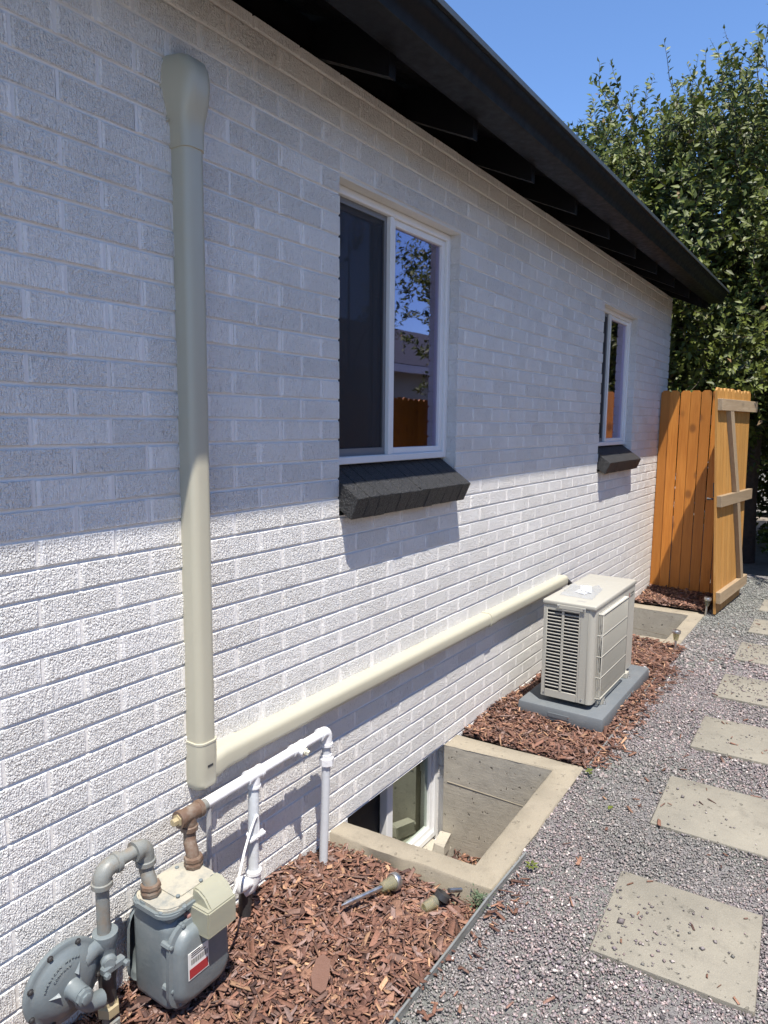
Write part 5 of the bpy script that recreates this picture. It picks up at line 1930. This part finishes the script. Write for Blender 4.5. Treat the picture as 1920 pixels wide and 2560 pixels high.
# ================================================================== TREES
def tube_np(b, pts, rs_):
    b.tube(pts, rs_, 8)
def make_tree(name, label, base, crown_c, crown_r, n_clump, twigs, leaves, leaf_len, shoots=(), extra=(), seed=3):
    rg = np.random.default_rng(seed)
    t = thing(name, label, 'tree', base, group='trees behind the fence')
    b0 = Vector(base)
    b = B()
    cc = Vector(crown_c) - b0
    trunk_top = Vector((cc.x * .4, cc.y * .4, cc.z * .62))
    b.tube([(0, 0, -.1), (.03, .02, trunk_top.z * .35), (trunk_top.x * .6, trunk_top.y * .6, trunk_top.z * .7), trunk_top], [.13, .11, .09, .07], 10)
    cents = []
    while len(cents) < n_clump:
        p = rg.normal(0, 1, 3)
        p /= (np.abs(p) ** 3.2).sum() ** (1 / 3.2)
        rad = rg.uniform(.35, 1.0) ** .45
        q = p * rad * (1 + .12 * np.sin(p[0] * 7 + p[1] * 5) + .10 * np.sin(p[2] * 9 + p[1] * 6))
        cents.append(np.array(cc) + q * np.array(crown_r))
    for q_ in range(n_clump // 3):
        p = rg.normal(0, 1, 3)
        cents.append(np.array(cc) + p / np.linalg.norm(p) * rg.uniform(.1, .75) * np.array(crown_r))
    for e in extra:
        cents.append(np.array(e) - np.array(base))
    cents = np.array(cents)
    for c_ in cents[::8]:
        m_ = trunk_top.lerp(Vector(c_), .5) + Vector((0, 0, .15))
        b.tube([trunk_top * .75, trunk_top.lerp(m_, .5) , m_, Vector(c_)], [.030, .024, .016, .005], 5)
    P0, D, L_, W_, T_, U_ = [], [], [], [], [], []
    def twig(start, dirv, length, nl, r0=.004, curve=.25):
        p = Vector(start); d = Vector(dirv).normalized()
        pts = [p.copy()]
        seg = 5
        for k in range(seg):
            d = (d + Vector((rg.normal(0, .12), rg.normal(0, .12), curve * .25))).normalized()
            p = p + d * (length / seg)
            pts.append(p.copy())
        b.tube(pts, [r0 * (1 - .75 * i / seg) for i in range(seg + 1)], 4, False)
        for i in range(nl):
            f = (i + rg.uniform(.1, .9)) / nl
            k = min(seg - 1, int(f * seg))
            q = pts[k].lerp(pts[k + 1], f * seg - k)
            dd = (pts[k + 1] - pts[k]).normalized()
            side = Vector(rg.normal(0, 1, 3))
            side = (side - dd * side.dot(dd)).normalized()
            ld = (dd * .55 + side * .85 + Vector((0, 0, -.12))).normalized()
            P0.append(q); D.append(ld)
            s = leaf_len * rg.uniform(.65, 1.25) * (1 - .35 * f)
            L_.append(s); W_.append(s * rg.uniform(.42, .56))
            T_.append(min(1.0, abs(rg.normal(.4, .22)) + (.3 if f > .93 and rg.random() < .3 else 0)))
            U_.append(Vector((rg.normal(0, .6) - .75, rg.normal(0, .6) - .35, rg.normal(0, .35) + .65)))
    for c_ in cents:
        out = Vector((c_ - np.array(cc)) / np.array(crown_r))
        for k in range(twigs):
            st = Vector(c_) + Vector(rg.normal(0, .20, 3))
            dirv = out * .8 + Vector(rg.normal(0, .6, 3)) + Vector((0, 0, .45))
            twig(st, dirv, rg.uniform(.22, .5), leaves)
    for (s, e, nl) in shoots:
        s_, e_ = Vector(s) - b0, Vector(e) - b0
        twig(s_, e_ - s_, (e_ - s_).length, nl, .007, .1)
    b.done('trunk', M['bark'], t, smooth=60, fix=False)
    V_, F_, C_ = leaf_batch(np.array(P0), np.array(D), np.array(U_), np.array(L_), np.array(W_), np.array(T_))
    mesh_np('crown', V_, F_, M['leaf'], t, C_)
    return t
shoots = [((9.0, 1.45, 4.5), (8.9, 1.72, 5.25), 16), ((9.0, 1.1, 4.7), (9.0, 1.45, 5.5), 20), ((9.0, .95, 4.9), (9.0, .98, 5.55), 18),
          ((9.1, .35, 5.0), (9.0, .60, 5.95), 24), ((9.1, .2, 5.1), (9.05, .32, 5.95), 22), ((9.1, -.45, 5.1), (9.0, -.10, 5.98), 24), ((9.1, -.9, 5.1), (9.1, -.6, 5.8), 20),
          ((9.0, 1.3, 4.6), (8.9, 1.62, 5.35), 18), ((9, .9, 4.8), (9, 1.2, 5.4), 18), ((9, .1, 5.2), (9, -.1, 5.7), 16)]
extra = [(7.85, -.52, 2.12), (7.75, -.60, 2.2), (7.95, -.35, 2.35), (8.1, -.9, 2.3), (8.0, -.2, 2.7), (8.1, -1.2, 2.6), (8.2, -.7, 2.9), (8.3, .1, 3.2)]
erg = np.random.default_rng(31)
extra += [(erg.uniform(8.6, 9.4), erg.uniform(.3, 1.6), erg.uniform(3.3, 4.75)) for _ in range(60)]
make_tree('fruit_tree', 'tall leafy green fruit tree rising behind the wooden fence', (9.9, -.5, 0), (9.7, -.55, 3.25), (1.9, 2.8, 1.82), 640, 12, 15, .100, shoots, extra, 3)
make_tree('background_tree', 'dark leafy tree in the yard behind the fruit tree', (12.6, 1.6, 0), (12.5, 1.2, 2.3), (1.5, 3.6, 2.3), 200, 10, 14, .12, (), (), 9)
make_tree('hedge_tree', 'dark leafy shrub hedge in the back yard beyond the gate', (11.4, -1.9, 0), (11.6, -1.6, 1.3), (.9, 2.4, 1.4), 150, 10, 14, .11, (), (), 12)
# white shed glimpsed beyond the gate
sh = thing('garden_shed', 'white shed glimpsed through leaves beyond the gate', 'shed', (15.0, -1.4, 0))
b = B(); b.box(0, 2, -1.6, 1.9, 0, 2.1); b.done('wall', M['shedwhite'], sh)
b = B(); b.prism([(-1.8, 2.1), (2.1, 2.1), (.15, 2.9)], 'x', -.2, 2.2); b.done('roof', M['shingle'], sh)
make_tree('neighbour_tree', 'leafy tree behind the boundary fence, mirrored in the window', (9.5, -5.2, 0), (9.0, -5.0, 3.9), (1.3, 1.3, 1.3), 11, 8, 13, .10, (), (), 21)
reg.scale = (RS_, RS_, RS_)
